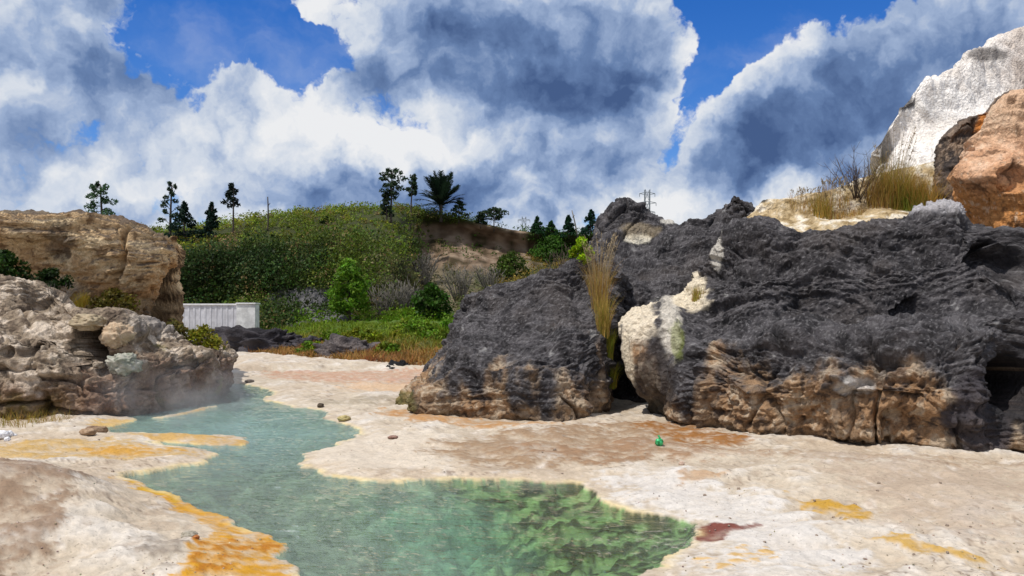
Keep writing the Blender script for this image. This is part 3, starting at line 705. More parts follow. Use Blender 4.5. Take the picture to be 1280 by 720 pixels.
    # the ridge behind both
    cols = [
        [(690, 470, 20.5), (690, 380, 21), (692, 350, 21.6), (694, 335, 22.4), (698, 325, 23.4)],
        [(725, 480, 19.8), (725, 375, 20.4), (728, 335, 21.2), (732, 310, 22.2), (738, 302, 23.6)],
        [(760, 490, 19.2), (760, 370, 20.0), (758, 325, 21.0), (756, 290, 22.2), (758, 272, 23.6)],
        [(790, 490, 18.8), (790, 370, 19.8), (788, 325, 20.9), (786, 285, 22.2), (784, 250, 23.6)],
        [(825, 490, 18.8), (825, 370, 19.8), (822, 325, 20.9), (820, 290, 22.0), (816, 270, 23.6)],
        [(858, 490, 18.8), (858, 365, 19.8), (856, 325, 20.8), (854, 290, 21.8), (852, 282, 23.4)],
        [(888, 490, 18.8), (888, 360, 19.8), (888, 318, 20.8), (886, 284, 21.8), (882, 270, 23.2)],
        [(915, 490, 18.8), (915, 350, 19.8), (915, 308, 20.8), (914, 270, 21.8), (912, 236, 23.0)],
        [(945, 490, 18.8), (945, 345, 19.8), (945, 305, 20.8), (944, 272, 21.8), (942, 247, 23.0)],
        [(985, 490, 19.0), (985, 350, 20.0), (985, 310, 21.0), (984, 285, 22.0), (982, 280, 23.0)],
        [(1030, 490, 20.0), (1030, 370, 21.0), (1030, 330, 22.0), (1030, 305, 23.0), (1030, 290, 23.5)]]
    def extra3(c, S, n, n1, n2, n3):
        X, Y = pix(S); w = 0.5*n2
        f = S[..., 1] < 24
        c = mixv(c, lin(216, 208, 190), f*ell(X, Y, 797, 298, 15, 6, w))
        c = mixv(c, lin(200, 194, 184), f*ell(X, Y, 838, 276, 12, 4, w)*0.8)
        c = mixv(c, lin(150, 134, 108), f*ell(X, Y, 800, 288, 26, 10, w)*0.5)
        c = mixv(c, lin(222, 214, 196), f*ell(X, Y, 952, 272, 10, 10, w))
        return c
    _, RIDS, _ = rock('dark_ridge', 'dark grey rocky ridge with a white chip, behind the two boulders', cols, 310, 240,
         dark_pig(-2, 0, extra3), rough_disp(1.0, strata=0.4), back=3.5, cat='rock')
    return [BIGS, MIDS, RIDS]
DARKS = boulders_right()

def top_right():
    # pale slope under the grass
    cols = [[(px, 330, 17.5), (px, 290, 18.3), (px+2, (290+t)/2, 19.5), (px+4, t, 21.5)] for px, t in
            ((925, 275), (945, 254), (970, 247), (1000, 243), (1040, 240), (1075, 232), (1110, 222), (1150, 214), (1200, 210), (1280, 205), (1400, 200))]
    def pig(S, n, d):
        n1 = fbm(S*0.9+2, 3); n2 = fbm(S*3.2+4, 4); n3 = fbm(S*10, 2)
        c = np.empty(S.shape, np.float32); c[:] = lin(186, 164, 128)
        c = mixv(c, lin(226, 216, 198), sstep(0.0, 0.35, n2+0.4*n1)); c = mixv(c, lin(120, 98, 62), sstep(0.05, 0.4, -n2+0.4*n3)*0.8)
        X, Y = pix(S); c = mixv(c, lin(66, 64, 62), ell(X, Y, 950, 245, 14, 8, 0.5*n2))
        return c
    o, S1, _ = rock('hillside', None, cols, 220, 130, pig, rough_disp(0.5), back=4, floor=0.5, cat='rock')
    tag(o, kind='structure')
    # the white sinter dome
    cols = [[(1080, 240, 26.5), (1082, 232, 26.6), (1088, 222, 26.8), (1094, 212, 27)],
            [(1096, 235, 25.2), (1098, 218, 25.5), (1104, 200, 26.0), (1113, 172, 27)],
            [(1135, 235, 24.0), (1138, 200, 24.5), (1142, 165, 25.5), (1148, 121, 27.4)],
            [(1170, 240, 23.6), (1172, 195, 24.2), (1176, 155, 25.4), (1184, 100, 27.8)],
            [(1210, 240, 23.4), (1212, 190, 24.2), (1216, 140, 25.6), (1222, 75, 28.2)],
            [(1250, 240, 23.4), (1252, 185, 24.2), (1256, 130, 25.8), (1262, 55, 28.6)],
            [(1290, 240, 23.4), (1292, 180, 24.2), (1296, 125, 26.0), (1304, 40, 29)],
            [(1380, 240, 23.4), (1385, 180, 24.4), (1390, 120, 26.4), (1400, 25, 30)],
            [(1520, 250, 24), (1520, 190, 25), (1520, 140, 27), (1520, 70, 30)]]
    def dispw(S, n):
        w = np.stack([pnoise(S*0.6+k*5) for k in range(3)], -1)*0.6; p = S+w
        # runnels that follow the fall line, leaning to the left
        q = np.stack([p[..., 0]*1.5+p[..., 2]*0.55, p[..., 1]*0.5, p[..., 2]*0.55-p[..., 0]*0.1], -1)
        return 0.14*fbm(S*0.4, 2)+0.13*billow(q)+0.12*billow(q*2.2+3)+0.035*billow(p*3.3)+0.02*billow(p*8)+0.01*pnoise(p*16)-0.1
    def pigw(S, n, d):
        n1 = fbm(S*0.7+2, 3); n2 = fbm(S*2.5+4, 4); n3 = fbm(S*8, 3)
        c = np.empty(S.shape, np.float32); c[:] = lin(236, 230, 224)
        c = mixv(c, lin(220, 210, 200), sstep(0.0, 0.4, n1+0.5*n2)*0.6); c = mixv(c, lin(150, 140, 134), sstep(0.2, 0.45, -n2+0.4*n3)*0.35)
        X, Y = pix(S); w = 0.4*n2
        c = mixv(c, lin(180, 160, 144), sstep(1200, 1300, X+80*n1)*0.6)
        c = mixv(c, lin(70, 68, 66), ell(X, Y, 1106, 180, 10, 30, w)*0.7); c = mixv(c, lin(82, 78, 76), ell(X, Y, 1130, 128, 16, 10, w)*0.9)
        c = mixv(c, lin(88, 82, 80), ell(X, Y, 1232, 68, 26, 9, w)*0.8)
        return c
    rock('white_sinter_dome', 'tall white fluted sinter dome rising behind the tall grass', cols, 240, 190, pigw, dispw, back=4, floor=1.0, cat='rock')
    # black shelf between dome and orange boulder
    cols = [[(1150, 262, 20.5), (1158, 240, 20.4), (1164, 222, 20.6), (1170, 205, 21.2)],
            [(1166, 265, 19.6), (1172, 235, 19.5), (1174, 205, 19.6), (1180, 178, 20.4)],
            [(1190, 265, 19.2), (1192, 230, 19.1), (1194, 195, 19.2), (1204, 152, 20.4)],
            [(1220, 265, 19.2), (1222, 225, 19.1), (1226, 185, 19.2), (1238, 138, 20.6)],
            [(1260, 265, 19.2), (1262, 220, 19.1), (1268, 175, 19.3), (1280, 116, 21)],
            [(1320, 265, 19.2), (1322, 220, 19.2), (1330, 170, 19.6), (1345, 96, 21.5)],
            [(1420, 265, 19.5), (1422, 220, 19.8), (1430, 180, 20.4), (1440, 120, 22)]]
    def pigb(S, n, d):
        n1 = fbm(S*0.8+2, 3); n2 = fbm(S*3+4, 4); n3 = fbm(S*9, 3)
        c = np.empty(S.shape, np.float32); c[:] = lin(64, 58, 56); c = mixv(c, lin(112, 96, 84), 0.4+1.5*n2)
        c = mixv(c, lin(150, 130, 112), sstep(0.2, 0.5, n3+n1)); X, Y = pix(S)
        c = mixv(c, lin(192, 122, 62), ell(X, Y, 1236, 158, 18, 16, 0.4*n2)*0.9); return c
    rock('dark_shelf_rock', 'blackish shelf rock wedged between white dome and orange boulder', cols, 180, 150, pigb, rough_disp(0.7), back=3, floor=1.2)
    # orange boulder
    cols = [[(1215, 280, 18.8), (1212, 262, 18.9), (1210, 240, 19.0), (1212, 220, 19.1), (1216, 205, 19.4)],
            [(1216, 290, 17.2), (1206, 262, 17.0), (1196, 225, 17.0), (1202, 195, 17.3), (1216, 174, 18.2)],
            [(1235, 295, 16.6), (1230, 265, 16.4), (1216, 220, 16.3), (1222, 185, 16.8), (1240, 152, 18.0)],
            [(1262, 300, 16.3), (1262, 265, 16.2), (1250, 215, 16.0), (1254, 175, 16.5), (1270, 130, 18.0)],
            [(1300, 305, 16.2), (1300, 265, 16.1), (1295, 210, 15.9), (1298, 165, 16.4), (1310, 112, 18.2)],
            [(1370, 310, 16.2), (1370, 265, 16.1), (1368, 205, 16.1), (1368, 155, 16.6), (1380, 95, 18.6)],
            [(1470, 310, 16.8), (1470, 270, 16.8), (1470, 220, 17), (1470, 180, 17.6), (1470, 130, 19)]]
    def dispo(S, n):
        return 0.6*rough_disp(1.0)(S, n)+0.12*sstep(0.3, -0.2, pnoise(S*1.1+9))
    def pigo(S, n, d):
        n1 = fbm(S*0.8+2, 3); n2 = fbm(S*2.6+4, 4); n3 = fbm(S*9, 3)
        c = np.empty(S.shape, np.float32); c[:] = lin(198, 154, 122)
        c = mixv(c, lin(214, 178, 150), sstep(0, 0.4, n2+0.3*n1)*0.8)
        X, Y = pix(S)
        c = mixv(c, lin(184, 124, 66), sstep(195, 245, Y+40*n1)*0.85)
        c = mixv(c, lin(206, 178, 150), sstep(205, 160, Y+40*n1)*0.5)
        c = mixv(c, lin(88, 62, 44), sstep(0.18, 0.42, -n2+0.4*n3)*0.75); c = mixv(c, lin(226, 200, 172), sstep(0.3, 0.5, n3+0.3*n2)*0.6); return c
    rock('orange_boulder', 'rounded orange boulder on top of the slope, right of the tall grass', cols, 200, 200, pigo, dispo, back=3, floor=1.6,
         dents=[(1262, 225, 16.2, 0.28, 0.35)], cat='boulder')
    return S1
SLOPE = top_right()

def rocks_left():
    # upper ochre cliff
    cols = [[(-230, 420, 24), (-230, 385, 24), (-230, 340, 23.6), (-230, 290, 23.8), (-230, 262, 25.5)],
            [(-110, 420, 24), (-110, 375, 24.2), (-110, 340, 24.2), (-110, 290, 23.6), (-110, 262, 25.0)],
            [(-20, 420, 24), (-20, 370, 24.8), (-20, 335, 24.8), (-20, 290, 23.4), (-15, 262, 24.6)],
            [(45, 420, 24), (45, 372, 24.8), (45, 338, 24.6), (45, 292, 23.3), (48, 262, 24.6)],
            [(95, 420, 24), (92, 385, 24.2), (92, 340, 23.8), (95, 295, 23.2), (98, 264, 24.4)],
            [(135, 420, 24), (132, 385, 23.8), (132, 340, 23.4), (136, 300, 23.2), (142, 264, 24.8)],
            [(170, 420, 24), (166, 388, 23.8), (168, 345, 23.4), (172, 305, 23.4), (174, 274, 25)],
            [(186, 420, 24.2), (180, 385, 24.2), (194, 350, 23.8), (205, 315, 23.9), (202, 286, 25.2)],
            [(194, 415, 25.2), (188, 385, 25), (206, 350, 24.8), (221, 320, 24.9), (216, 297, 25.6)],
            [(194, 410, 27), (190, 385, 27), (206, 350, 27), (220, 330, 27.5), (214, 312, 27.5)]]
    def dispc(S, n):
        zz = S[..., 2]*3.2+0.9*fbm(S*0.6+8, 3)
        st = 0.20*billow(np.stack([S[..., 0]*0.5, S[..., 1]*0.5, zz*0.9], -1))+0.12*billow(np.stack([S[..., 0]*1.0, S[..., 1]*1.0, zz*2.0], -1))+0.06*billow(np.stack([S[..., 0]*2.5, S[..., 1]*2.5, zz*4.6], -1))
        return 0.48*rough_disp(1.0)(S, n)+0.8*st
    def pigc(S, n, d):
        n1 = fbm(S*0.6+2, 3); n2 = fbm(S*2.4+4, 4); n3 = fbm(S*8, 3)
        ns = fbm(S*np.array([0.6, 0.6, 3.4])+6, 3)
        c = np.empty(S.shape, np.float32); c[:] = lin(192, 162, 124); c = mixv(c, lin(222, 196, 156), sstep(-0.1, 0.35, ns+0.3*n2))
        c = mixv(c, lin(178, 132, 84), sstep(0.05, 0.35, n1-0.3*ns)*0.5); c = mixv(c, lin(96, 70, 48), sstep(0.1, 0.4, -n2+0.5*n3)*0.7)
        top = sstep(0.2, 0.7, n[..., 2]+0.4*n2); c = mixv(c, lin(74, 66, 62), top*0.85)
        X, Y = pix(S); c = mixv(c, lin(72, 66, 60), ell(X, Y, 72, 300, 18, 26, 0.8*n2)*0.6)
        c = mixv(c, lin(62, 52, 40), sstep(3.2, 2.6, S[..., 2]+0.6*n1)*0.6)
        return c
    def dispc2(S, n):
        X, Y = pix(S)
        cr = np.abs(X-(163-(Y-278)*0.28)+14*pnoise(S*1.4)); return dispc(S, n)-0.35*np.exp(-(cr/4.0)**2)*sstep(372, 350, Y)*sstep(272, 284, Y)
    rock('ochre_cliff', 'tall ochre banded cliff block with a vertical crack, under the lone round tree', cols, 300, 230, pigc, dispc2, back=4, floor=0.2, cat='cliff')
    # lower grey-brown cliff by the water
    cols = [
        [(-330, 545, 14.5), (-330, 500, 14.4), (-330, 430, 14.8), (-330, 412, 15.4), (-330, 375, 16.6), (-330, 350, 18)],
        [(-160, 536, 15.0), (-160, 490, 14.9), (-160, 428, 15.2), (-160, 410, 15.8), (-160, 375, 17.0), (-160, 346, 18.4)],
        [(-40, 531, 15.5), (-40, 490, 15.4), (-40, 424, 15.7), (-40, 406, 16.4), (-40, 372, 17.4), (-40, 343, 18.6)],
        [(10, 530, 15.6), (10, 490, 15.5), (10, 426, 15.8), (10, 410, 16.6), (10, 376, 17.6), (10, 346, 18.8)],
        [(60, 528, 15.8), (60, 490, 15.7), (60, 434, 16.0), (60, 420, 16.8), (55, 385, 18), (45, 352, 19)],
        [(88, 527, 15.9), (88, 495, 15.8), (88, 450, 16.1), (88, 436, 16.7), (86, 398, 17.3), (76, 370, 19.0)],
        [(122, 525, 16.1), (122, 500, 16.0), (122, 470, 16.3), (124, 458, 16.9), (120, 404, 17.2), (106, 388, 19.0)],
        [(160, 522, 16.5), (160, 500, 16.5), (160, 468, 16.7), (160, 452, 17.2), (158, 408, 17.6), (150, 394, 19.2)],
        [(210, 514, 17.6), (210, 490, 17.5), (210, 450, 17.8), (208, 430, 18.3), (205, 418, 19.0), (200, 407, 20.0)],
        [(252, 506, 19.0), (254, 480, 18.9), (256, 450, 19.1), (254, 440, 19.5), (248, 432, 20.2), (242, 424, 20.8)],
        [(280, 498, 20.6), (284, 475, 20.6), (285, 452, 20.8), (282, 446, 21.2), (275, 440, 21.8), (266, 434, 22.6)],
        [(286, 490, 22.8), (286, 475, 22.8), (286, 455, 23), (284, 445, 23.2), (280, 438, 23.6), (272, 430, 24.2)],
        [(270, 480, 26), (270, 470, 26), (270, 458, 26), (268, 450, 26), (264, 446, 26), (258, 440, 26)]]
    def pigl(S, n, d):
        n1 = fbm(S*0.6+2, 3); n2 = fbm(S*2.4+4, 4); n3 = fbm(S*8, 3)
        c = np.empty(S.shape, np.float32); c[:] = lin(142, 126, 108); c = mixv(c, lin(176, 160, 142), sstep(-0.05, 0.35, n2+0.3*n1))
        c = mixv(c, lin(206, 190, 172), sstep(0.15, 0.45, n2+0.5*n3+0.25*n[..., 2])*0.75)
        c = mixv(c, lin(84, 70, 60), sstep(0.04, 0.38, -n2+0.6*n3)*0.7); X, Y = pix(S)
        c = mixv(c, lin(112, 78, 60), sstep(1.3, 0.5, S[..., 2]+0.7*n1)*0.65)
        c = mixv(c, lin(112, 110, 112), sstep(140, 200, X)*sstep(430, 400, Y)*0.7)
        c = mixv(c, lin(122, 116, 66), sstep(0.1, 0.35, n1+0.2*n3)*sstep(150, 220, X)*0.65)
        c = mixv(c, lin(92, 84, 42), sstep(0.75, 0.15, S[..., 2]+0.5*n2)*sstep(120, 40, X)*0.8)
        c = mixv(c, lin(74, 62, 52), sstep(0.28, 0.05, S[..., 2])*0.7)
        return c
    def crag(S, n):
        d = 0.72*rough_disp(1.0, flute=0.7, flute_top=2.0)(S, n)-0.10*sstep(0.2, 0.42, pnoise(S*5.2+33))
        q = S+np.stack([pnoise(S*1.1+k*5.3) for k in range(3)], -1)*0.22
        # blocks: rounded-square cells parted by joints
        gx = q[..., 0]*0.95+q[..., 1]*0.75; gz = q[..., 2]*1.45+0.25*np.floor(gx)
        ex = np.abs(gx-np.round(gx)); ez = np.abs(gz-np.round(gz))
        d += 0.10-0.26*np.exp(-(ex/0.07)**2)*sstep(-0.1, 0.2, pnoise(S*0.8+3))-0.26*np.exp(-(ez/0.06)**2)*sstep(-0.2, 0.15, pnoise(S*0.9+13))
        d += 0.12*pnoise(np.stack([np.floor(gx)*3.7+0.5, np.floor(gz)*5.1+0.5, 0*gx+0.5], -1))
        return d
    return rock('grey_brown_cliff', 'low pitted grey brown cliff at the steaming edge of the stream, with a small cave', cols, 440, 300, pigl,
         crag, back=4,
         dents=[(114, 424, 17.1, 0.26, 2.4), (125, 439, 17.1, 0.25, 2.4), (108, 415, 17.1, 0.20, 2.0), (38, 438, 16.0, 0.13, 0.5), (14, 440, 15.9, 0.12, 0.4), (200, 465, 17.6, 0.10, 0.4), (240, 455, 18.8, 0.12, 0.4)], cat='cliff')
_, LEFT, _ = rocks_left()

# ------------------------------------------------------------------ the hill
def build_hill():
    crest = ([-260, 60, 200, 260, 300, 340, 400, 470, 530, 570, 620, 660, 720, 800, 1000], [304, 306, 302, 296, 292, 286, 280, 275, 278, 284, 294, 300, 302, 306, 314])
    cols = []
    for px in (-260, -120, 20, 120, 180, 230, 290, 350, 410, 460, 495, 512, 530, 560, 600, 650, 700, 760, 840, 1000):
        cy = np.interp(px, *crest)
        k = float(sstep(498, 530, np.array(px)))
        Ys = np.array([46, 52, 57, 60, 66, 94])*(1-k); kl = float(sstep(370, 330, np.array(px))); Ys[:4] += kl*np.array([9, 8, 6, 4])*(1-k); Ys = Ys+np.array([46, 52, 60, 76, 86, 96])*k
        pys = np.array([432, 410, 392, 345, 302, cy]); pys[4] = max(pys[4]+4, cy+24); pys[3] = max(pys[3], cy+48)
        cols.append([(px, py, Y) for py, Y in zip(pys, Ys)])
    S = loft(cols, 220, 150, back=40, floor=-1.0).astype(np.float32); n = normals(S)
    X0, Y0 = pix(S); cf = 0.12+0.88*sstep(0, 40, Y0-np.interp(X0, *crest))*(S[..., 1] < 96)
    S = S+n*(cf*(-0.2+1.2*fbm(S*0.12, 3)+0.9*billow(S*0.3)+0.4*billow(S*0.8)+0.15*billow(S*1.6)))[..., None]*np.array([1, 1, 0.6])
    n = normals(S); n1 = fbm(S*0.1, 3); n2 = fbm(S*0.7, 3)
    c = np.empty(S.shape, np.float32); c[:] = lin(58, 62, 36); X, Y = pix(S)
    er = sstep(0.3, -0.1, np.abs((X-590)/85)-0.75+0.6*n2)*sstep(352, 330, Y+14*n2)*sstep(276, 284, Y)*(S[..., 1] < 97)
    st = fbm(S*np.array([0.9, 0.9, 0.25]), 3)
    ero = mixv(np.broadcast_to(lin(106, 88, 72), S.shape).copy(), lin(140, 122, 104), sstep(0, 0.3, st)); ero = mixv(ero, lin(66, 56, 40), sstep(0.05, 0.3, -st))
    c = mixv(c, ero, er)
    gr = ell(X, Y, 385, 385, 60, 26, n2*0.5)*(S[..., 1] < 70)
    c = mixv(c, lin(104, 102, 106), gr*0.8)
    c = mixv(c, lin(112, 102, 84), ell(X, Y, 540, 370, 60, 36, n2*0.5)*0.8)
    o = mesh_obj('hill', S.reshape(-1, 3), grid_faces(220, 150), M_SOIL, color=c.reshape(-1, 3)); tag(o, kind='structure')
    return S, n, er, gr
HILL, HILLN, ERO, GRY = build_hill()
def hit(S, px, py, dpx=5.0):
    X, Y = pix(S); d = (X-px)**2+(Y-py)**2
    ok = d < dpx*dpx
    if not ok.any(): ok = d <= d.min()+1e-6
    i = np.where(ok.ravel(), S[..., 1].ravel(), 1e9).argmin()
    return S.reshape(-1, 3)[i].astype(float)

# ------------------------------------------------------------------ foliage
def leaf_quads(cen, size, aspect=0.6, up=0.0, rng=RNG):
    """one small bent leaf (two triangles sharing a fold) per centre"""
    n = len(cen); size = np.broadcast_to(size, (n,))[:, None]
    a = rng.normal(size=(n, 3)); a[:, 2] += up; a /= np.linalg.norm(a, axis=1)[:, None]
    b = np.cross(a, rng.normal(size=(n, 3))); b /= np.linalg.norm(b, axis=1)[:, None]
    w = np.cross(a, b)*0.15
    v = np.stack([cen-a*size*0.5, cen+b*size*aspect*0.5+w*size, cen+a*size*0.5, cen-b*size*aspect*0.5+w*size], 1).reshape(-1, 3)
    f = np.arange(4*n).reshape(n, 4)
    return v, f
def vary(c, n, amt=0.25, rng=RNG):
    k = 1+amt*rng.normal(size=(n, 1)); h = 1+0.10*rng.normal(size=(n, 3))
    return np.clip(np.asarray(c)*k*h, 0.004, 0.7)
def blob_points(n, cen, rad, rng=RNG, shell=0.55):
    d = rng.normal(size=(n, 3)); d /= np.linalg.norm(d, axis=1)[:, None]
    r = shell+(1-shell)*rng.random(n); return np.asarray(cen)+d*r[:, None]*np.asarray(rad)

def build_scrub():
    flat = HILL.reshape(-1, 3); X, Y = pix(HILL); X, Y = X.ravel(), Y.ravel(); er = ERO.ravel(); gy = GRY.ravel(); nz = HILLN.reshape(-1, 3)
    vis = (X > 150) & (X < 800) & (flat[:, 1] < 99) & (Y < 436)
    wgt = vis*flat[:, 1]**-1.2*(1-0.93*er)*(1-0.75*np.clip(gy, 0, 1)); wgt = wgt/wgt.sum()
    nb = 3600
    pick = RNG.choice(len(flat), nb, p=wgt); n1 = fbm(flat[pick]*0.09+4, 3); n2 = fbm(flat[pick]*0.35, 2)
    V, Fc, C, off = [], [], [], 0
    for k, i in enumerate(pick):
        p = flat[i]; x, y = X[i], Y[i]
        r = (0.35+1.1*RNG.random()**2.2)*(1.25 if p[1] < 70 else 1.0)
        if RNG.random() < 0.10: r = RNG.uniform(1.2, 1.9)
        bright = float(sstep(38, 14, np.array(y-np.interp(x, [200, 300, 400, 470, 530], [298, 287, 275, 270, 273]))))*float(sstep(560, 460, np.array(x)))  # sunlit crest band and shaded face put into the leaf colour
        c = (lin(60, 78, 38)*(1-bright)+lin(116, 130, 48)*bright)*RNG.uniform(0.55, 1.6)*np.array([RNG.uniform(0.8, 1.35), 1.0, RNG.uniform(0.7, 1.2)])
        if n1[k]+0.4*n2[k] > 0.20: c = c*0.35+lin(104, 120, 44)*0.65*RNG.uniform(0.7, 1.2)
        if n1[k] < -0.25: c = c*0.6+lin(46, 64, 42)*0.4
        if RNG.random() < 0.07: c = lin(132, 116, 76)
        if y > 398 and 370 < x < 580: c = lin(104, 140, 30)*0.7+c*0.3; r *= 0.6
        if x > 470 and 330 < y < 398 and x < 640: c = c*0.45+lin(112, 108, 78)*0.55; r *= 0.7
        if x > 590 and y < 345: c = lin(70, 98, 36)
        if x > 620 and y > 318: c = lin(140, 122, 58); r *= 0.6
        if y < np.interp(x, [150, 200, 300, 400, 470, 530, 570, 620, 720], [300, 298, 287, 275, 270, 273, 280, 290, 298])+30: r = min(r, 0.95)*RNG.uniform(0.35, 0.95)
        m = int(30+34*r*r)
        q = blob_points(m, p+np.array([0, 0, r*0.45]), (r, r, r*0.75))
        v, f = leaf_quads(q, RNG.uniform(0.10, 0.26, m)*(0.8+0.3*r), 0.6)
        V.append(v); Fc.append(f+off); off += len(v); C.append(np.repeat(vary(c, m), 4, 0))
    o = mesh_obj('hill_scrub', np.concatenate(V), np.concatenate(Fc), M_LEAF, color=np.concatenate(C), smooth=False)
    tag(o, 'dense dark green scrub covering the face of the hill', 'scrub', kind='stuff')
build_scrub()

def foliage_part(name, parent, cents, rads, per, size, col, amt=0.25, up=0.0, aspect=0.6, mat=None):
    V, Fc, C, off = [], [], [], 0
    for c, r in zip(cents, rads):
        q = blob_points(per, c, r); v, f = leaf_quads(q, RNG.uniform(0.7, 1.3, per)*size, aspect, up)
        k = 1+0.15*RNG.normal()
        V.append(v); Fc.append(f+off); off += len(v); C.append(np.repeat(vary(np.asarray(col)*k, per, amt), 4, 0))
    return mesh_obj(name, np.concatenate(V), np.concatenate(Fc), mat or M_LEAF, parent, color=np.concatenate(C), smooth=False)

def skyline_tree(px, base_py, top_py, width, label, style, Y=None, col=None, group=None, seed=0):
    rng = np.random.default_rng(100+seed)
    p = hit(HILL, px, base_py, 6) if Y is None else at(px, base_py, Y)
    Yt = p[1]; ppm = F/Yt
    h = (HZ-top_py)/ppm+H-p[2]; w = width/ppm*(1.35 if style in ('cone', 'round') else 1.15)
    col = lin(50, 66, 46) if col is None else np.asarray(col)*1.35
    root = empty({'cone': 'conifer_tree', 'tuft': 'pine_tree', 'sparse': 'pine_tree', 'pine': 'pine_tree', 'round': 'conifer_tree'}[style], (p[0], p[1], p[2]-0.3)); tag(root, label, 'tree', group)
    h += 0.3
    lean = rng.normal(size=2)*0.02*h
    zs = np.linspace(0, h*0.97, 6); tp = np.stack([lean[0]*(zs/h)**2, lean[1]*(zs/h)**2, zs], 1)
    ax = lambda t: np.array([lean[0]*t*t, lean[1]*t*t, t*h])
    mb = MB(); mb.tube(tp, np.linspace(0.022*h, 0.006*h, 6)*(0.75 if style == 'tuft' else 1)+0.02, 6)
    cents, rads = [], []
    if style in ('cone', 'round'):
        lo = 0.12 if style == 'cone' else 0.25
        for k in range(34 if style == 'cone' else 30):
            t = lo+(1-lo)*(k+rng.random()*0.8)/34*(1.0 if style == 'cone' else 34/30); u = (t-lo)/(1-lo)
            rr = w*0.5*((1-u)**0.8*(0.75+0.45*rng.random()) if style == 'cone' else (math.sqrt(max(0.02, 1-u**1.7))*(0.55+0.55*rng.random())))
            a = rng.random()*2*pi; c = ax(t)+np.array([cos(a)*rr*0.72, sin(a)*rr*0.72, -0.06*rr])
            cents.append(c); rads.append((max(0.12, rr*0.42), max(0.12, rr*0.42), 0.035*h+0.08))
            mb.tube([ax(t), c], [0.03, 0.012], 4)
    elif style == 'tuft':
        t0 = 0.60
        for k in range(16):
            t = t0+(1-t0)*(k+0.6)/16; u = (t-t0)/(1-t0)
            rr = w*0.5*(0.9-0.55*abs(u-0.25)*1.3)*(0.55+0.6*rng.random()); a = rng.random()*2*pi
            c = ax(t-0.03)+np.array([cos(a)*rr*0.8, sin(a)*rr*0.8, 0.1*rr]); cents.append(c); rads.append((rr*0.45+0.08, rr*0.45+0.08, 0.04*h)); mb.tube([ax(t-0.08), c], [0.03, 0.012], 4)
    else:
        t0 = 0.30 if style == 'sparse' else 0.5
        for k in range(15 if style == 'sparse' else 22):
            n = 15 if style == 'sparse' else 22
            t = t0+(1-t0)*(k+0.5)/n; u = (t-t0)/(1-t0)
            rr = w*0.5*((1.0-0.75*u) if style == 'sparse' else math.sin(0.45+2.4*u))*(0.5+0.65*rng.random()); a = k*2.4+rng.random()
            c = ax(t)+np.array([cos(a)*rr*0.8, sin(a)*rr*0.8, 0.18*rr]); cents.append(c); s = 0.30 if style == 'sparse' else 0.42
            rads.append((rr*s+0.08, rr*s+0.08, 0.028*h+0.05)); mb.tube([ax(t-0.05), ax(t)*0.5+c*0.5-np.array([0, 0, 0.02]), c], [0.035, 0.025, 0.012], 4)
    mb.build('trunk', M_BARK, root)
    foliage_part('crown', root, cents, rads, 34 if style in ('cone', 'round') else 30, 0.34, col, 0.3, 0.3, 0.4)
    return root
GT_ = 'trees on the hill skyline'
skyline_tree(127, 300, 229, 40, 'lone round-crowned conifer standing above the ochre cliff block', 'round', col=lin(62, 84, 58), group=GT_, seed=1)
skyline_tree(209, 297, 228, 30, 'sparse ragged pine with open branches beside the dense conical conifer', 'sparse', group=GT_, seed=2)
skyline_tree(231, 297, 254, 36, 'dense broad conical conifer next to the ochre cliff edge', 'cone', group=GT_, seed=3, col=lin(30, 46, 38))
skyline_tree(266, 293, 254, 26, 'small conical conifer between the broad conifer and the tall tufted pine', 'cone', group=GT_, seed=4, col=lin(28, 44, 36))
skyline_tree(290, 290, 228, 22, 'tall pine with bare trunk and small dark tuft, left of dead pole', 'tuft', group=GT_, seed=5, col=lin(24, 34, 28))
skyline_tree(489, 274, 213, 30, 'tall pine with flat spreading crown left of the thin tufted pine', 'pine', group=GT_, seed=6)
skyline_tree(480, 275, 241, 20, 'short sparse pine at the foot of the flat-crowned pine', 'sparse', group=GT_, seed=7)
skyline_tree(518, 274, 217, 14, 'very thin pine with a small tuft beside the palm', 'tuft', group=GT_, seed=8)
skyline_tree(572, 281, 251, 20, 'small slanting sparse pine just right of the palm', 'sparse', group=GT_, seed=9)
skyline_tree(599, 288, 266, 15, 'little pine between slanting pine and broad open pine', 'sparse', group=GT_, seed=10)
skyline_tree(616, 292, 261, 28, 'broad open pine with pale trunk on the lower ridge', 'pine', group=GT_, seed=11)
skyline_tree(668, 297, 272, 18, 'dark green conical conifer nearest the far lattice pylon', 'cone', group=GT_, seed=12, col=lin(36, 62, 38))
skyline_tree(684, 298, 277, 16, 'short green conical conifer in the middle of the right hand clump', 'cone', group=GT_, seed=13, col=lin(40, 66, 38))
skyline_tree(711, 299, 270, 18, 'bushy conical conifer beside the bare leaning trunk', 'cone', group=GT_, seed=14, col=lin(34, 58, 40))
skyline_tree(735, 299, 263, 26, 'large dark conifer touching the dark rocky ridge', 'cone', group=GT_, seed=15, col=lin(30, 52, 42))
def dead_pole(px, base, top, label, lean=0.0, r=0.09, mat=M_BARK):
    p = hit(HILL, px, base, 5); h = (HZ-top)*p[1]/F+H-p[2]+0.3
    mb = MB(); z = np.linspace(-0.3, h-0.3, 6); mb.tube(np.stack([p[0]+lean*(z/h)**1.0*h+0.05*np.sin(z), p[1]+0*z, p[2]+z], 1), np.linspace(r, r*0.55, 6), 6)
    st = at(0, 0, 1); mb.tube([(p[0]+lean*h*0.8, p[1], p[2]+h*0.66), (p[0]+lean*h*0.8+0.25, p[1]-0.1, p[2]+h*0.74)], [r*0.5, r*0.25], 5)
    tag(mb.build('dead_trunk', mat), label, 'dead tree')
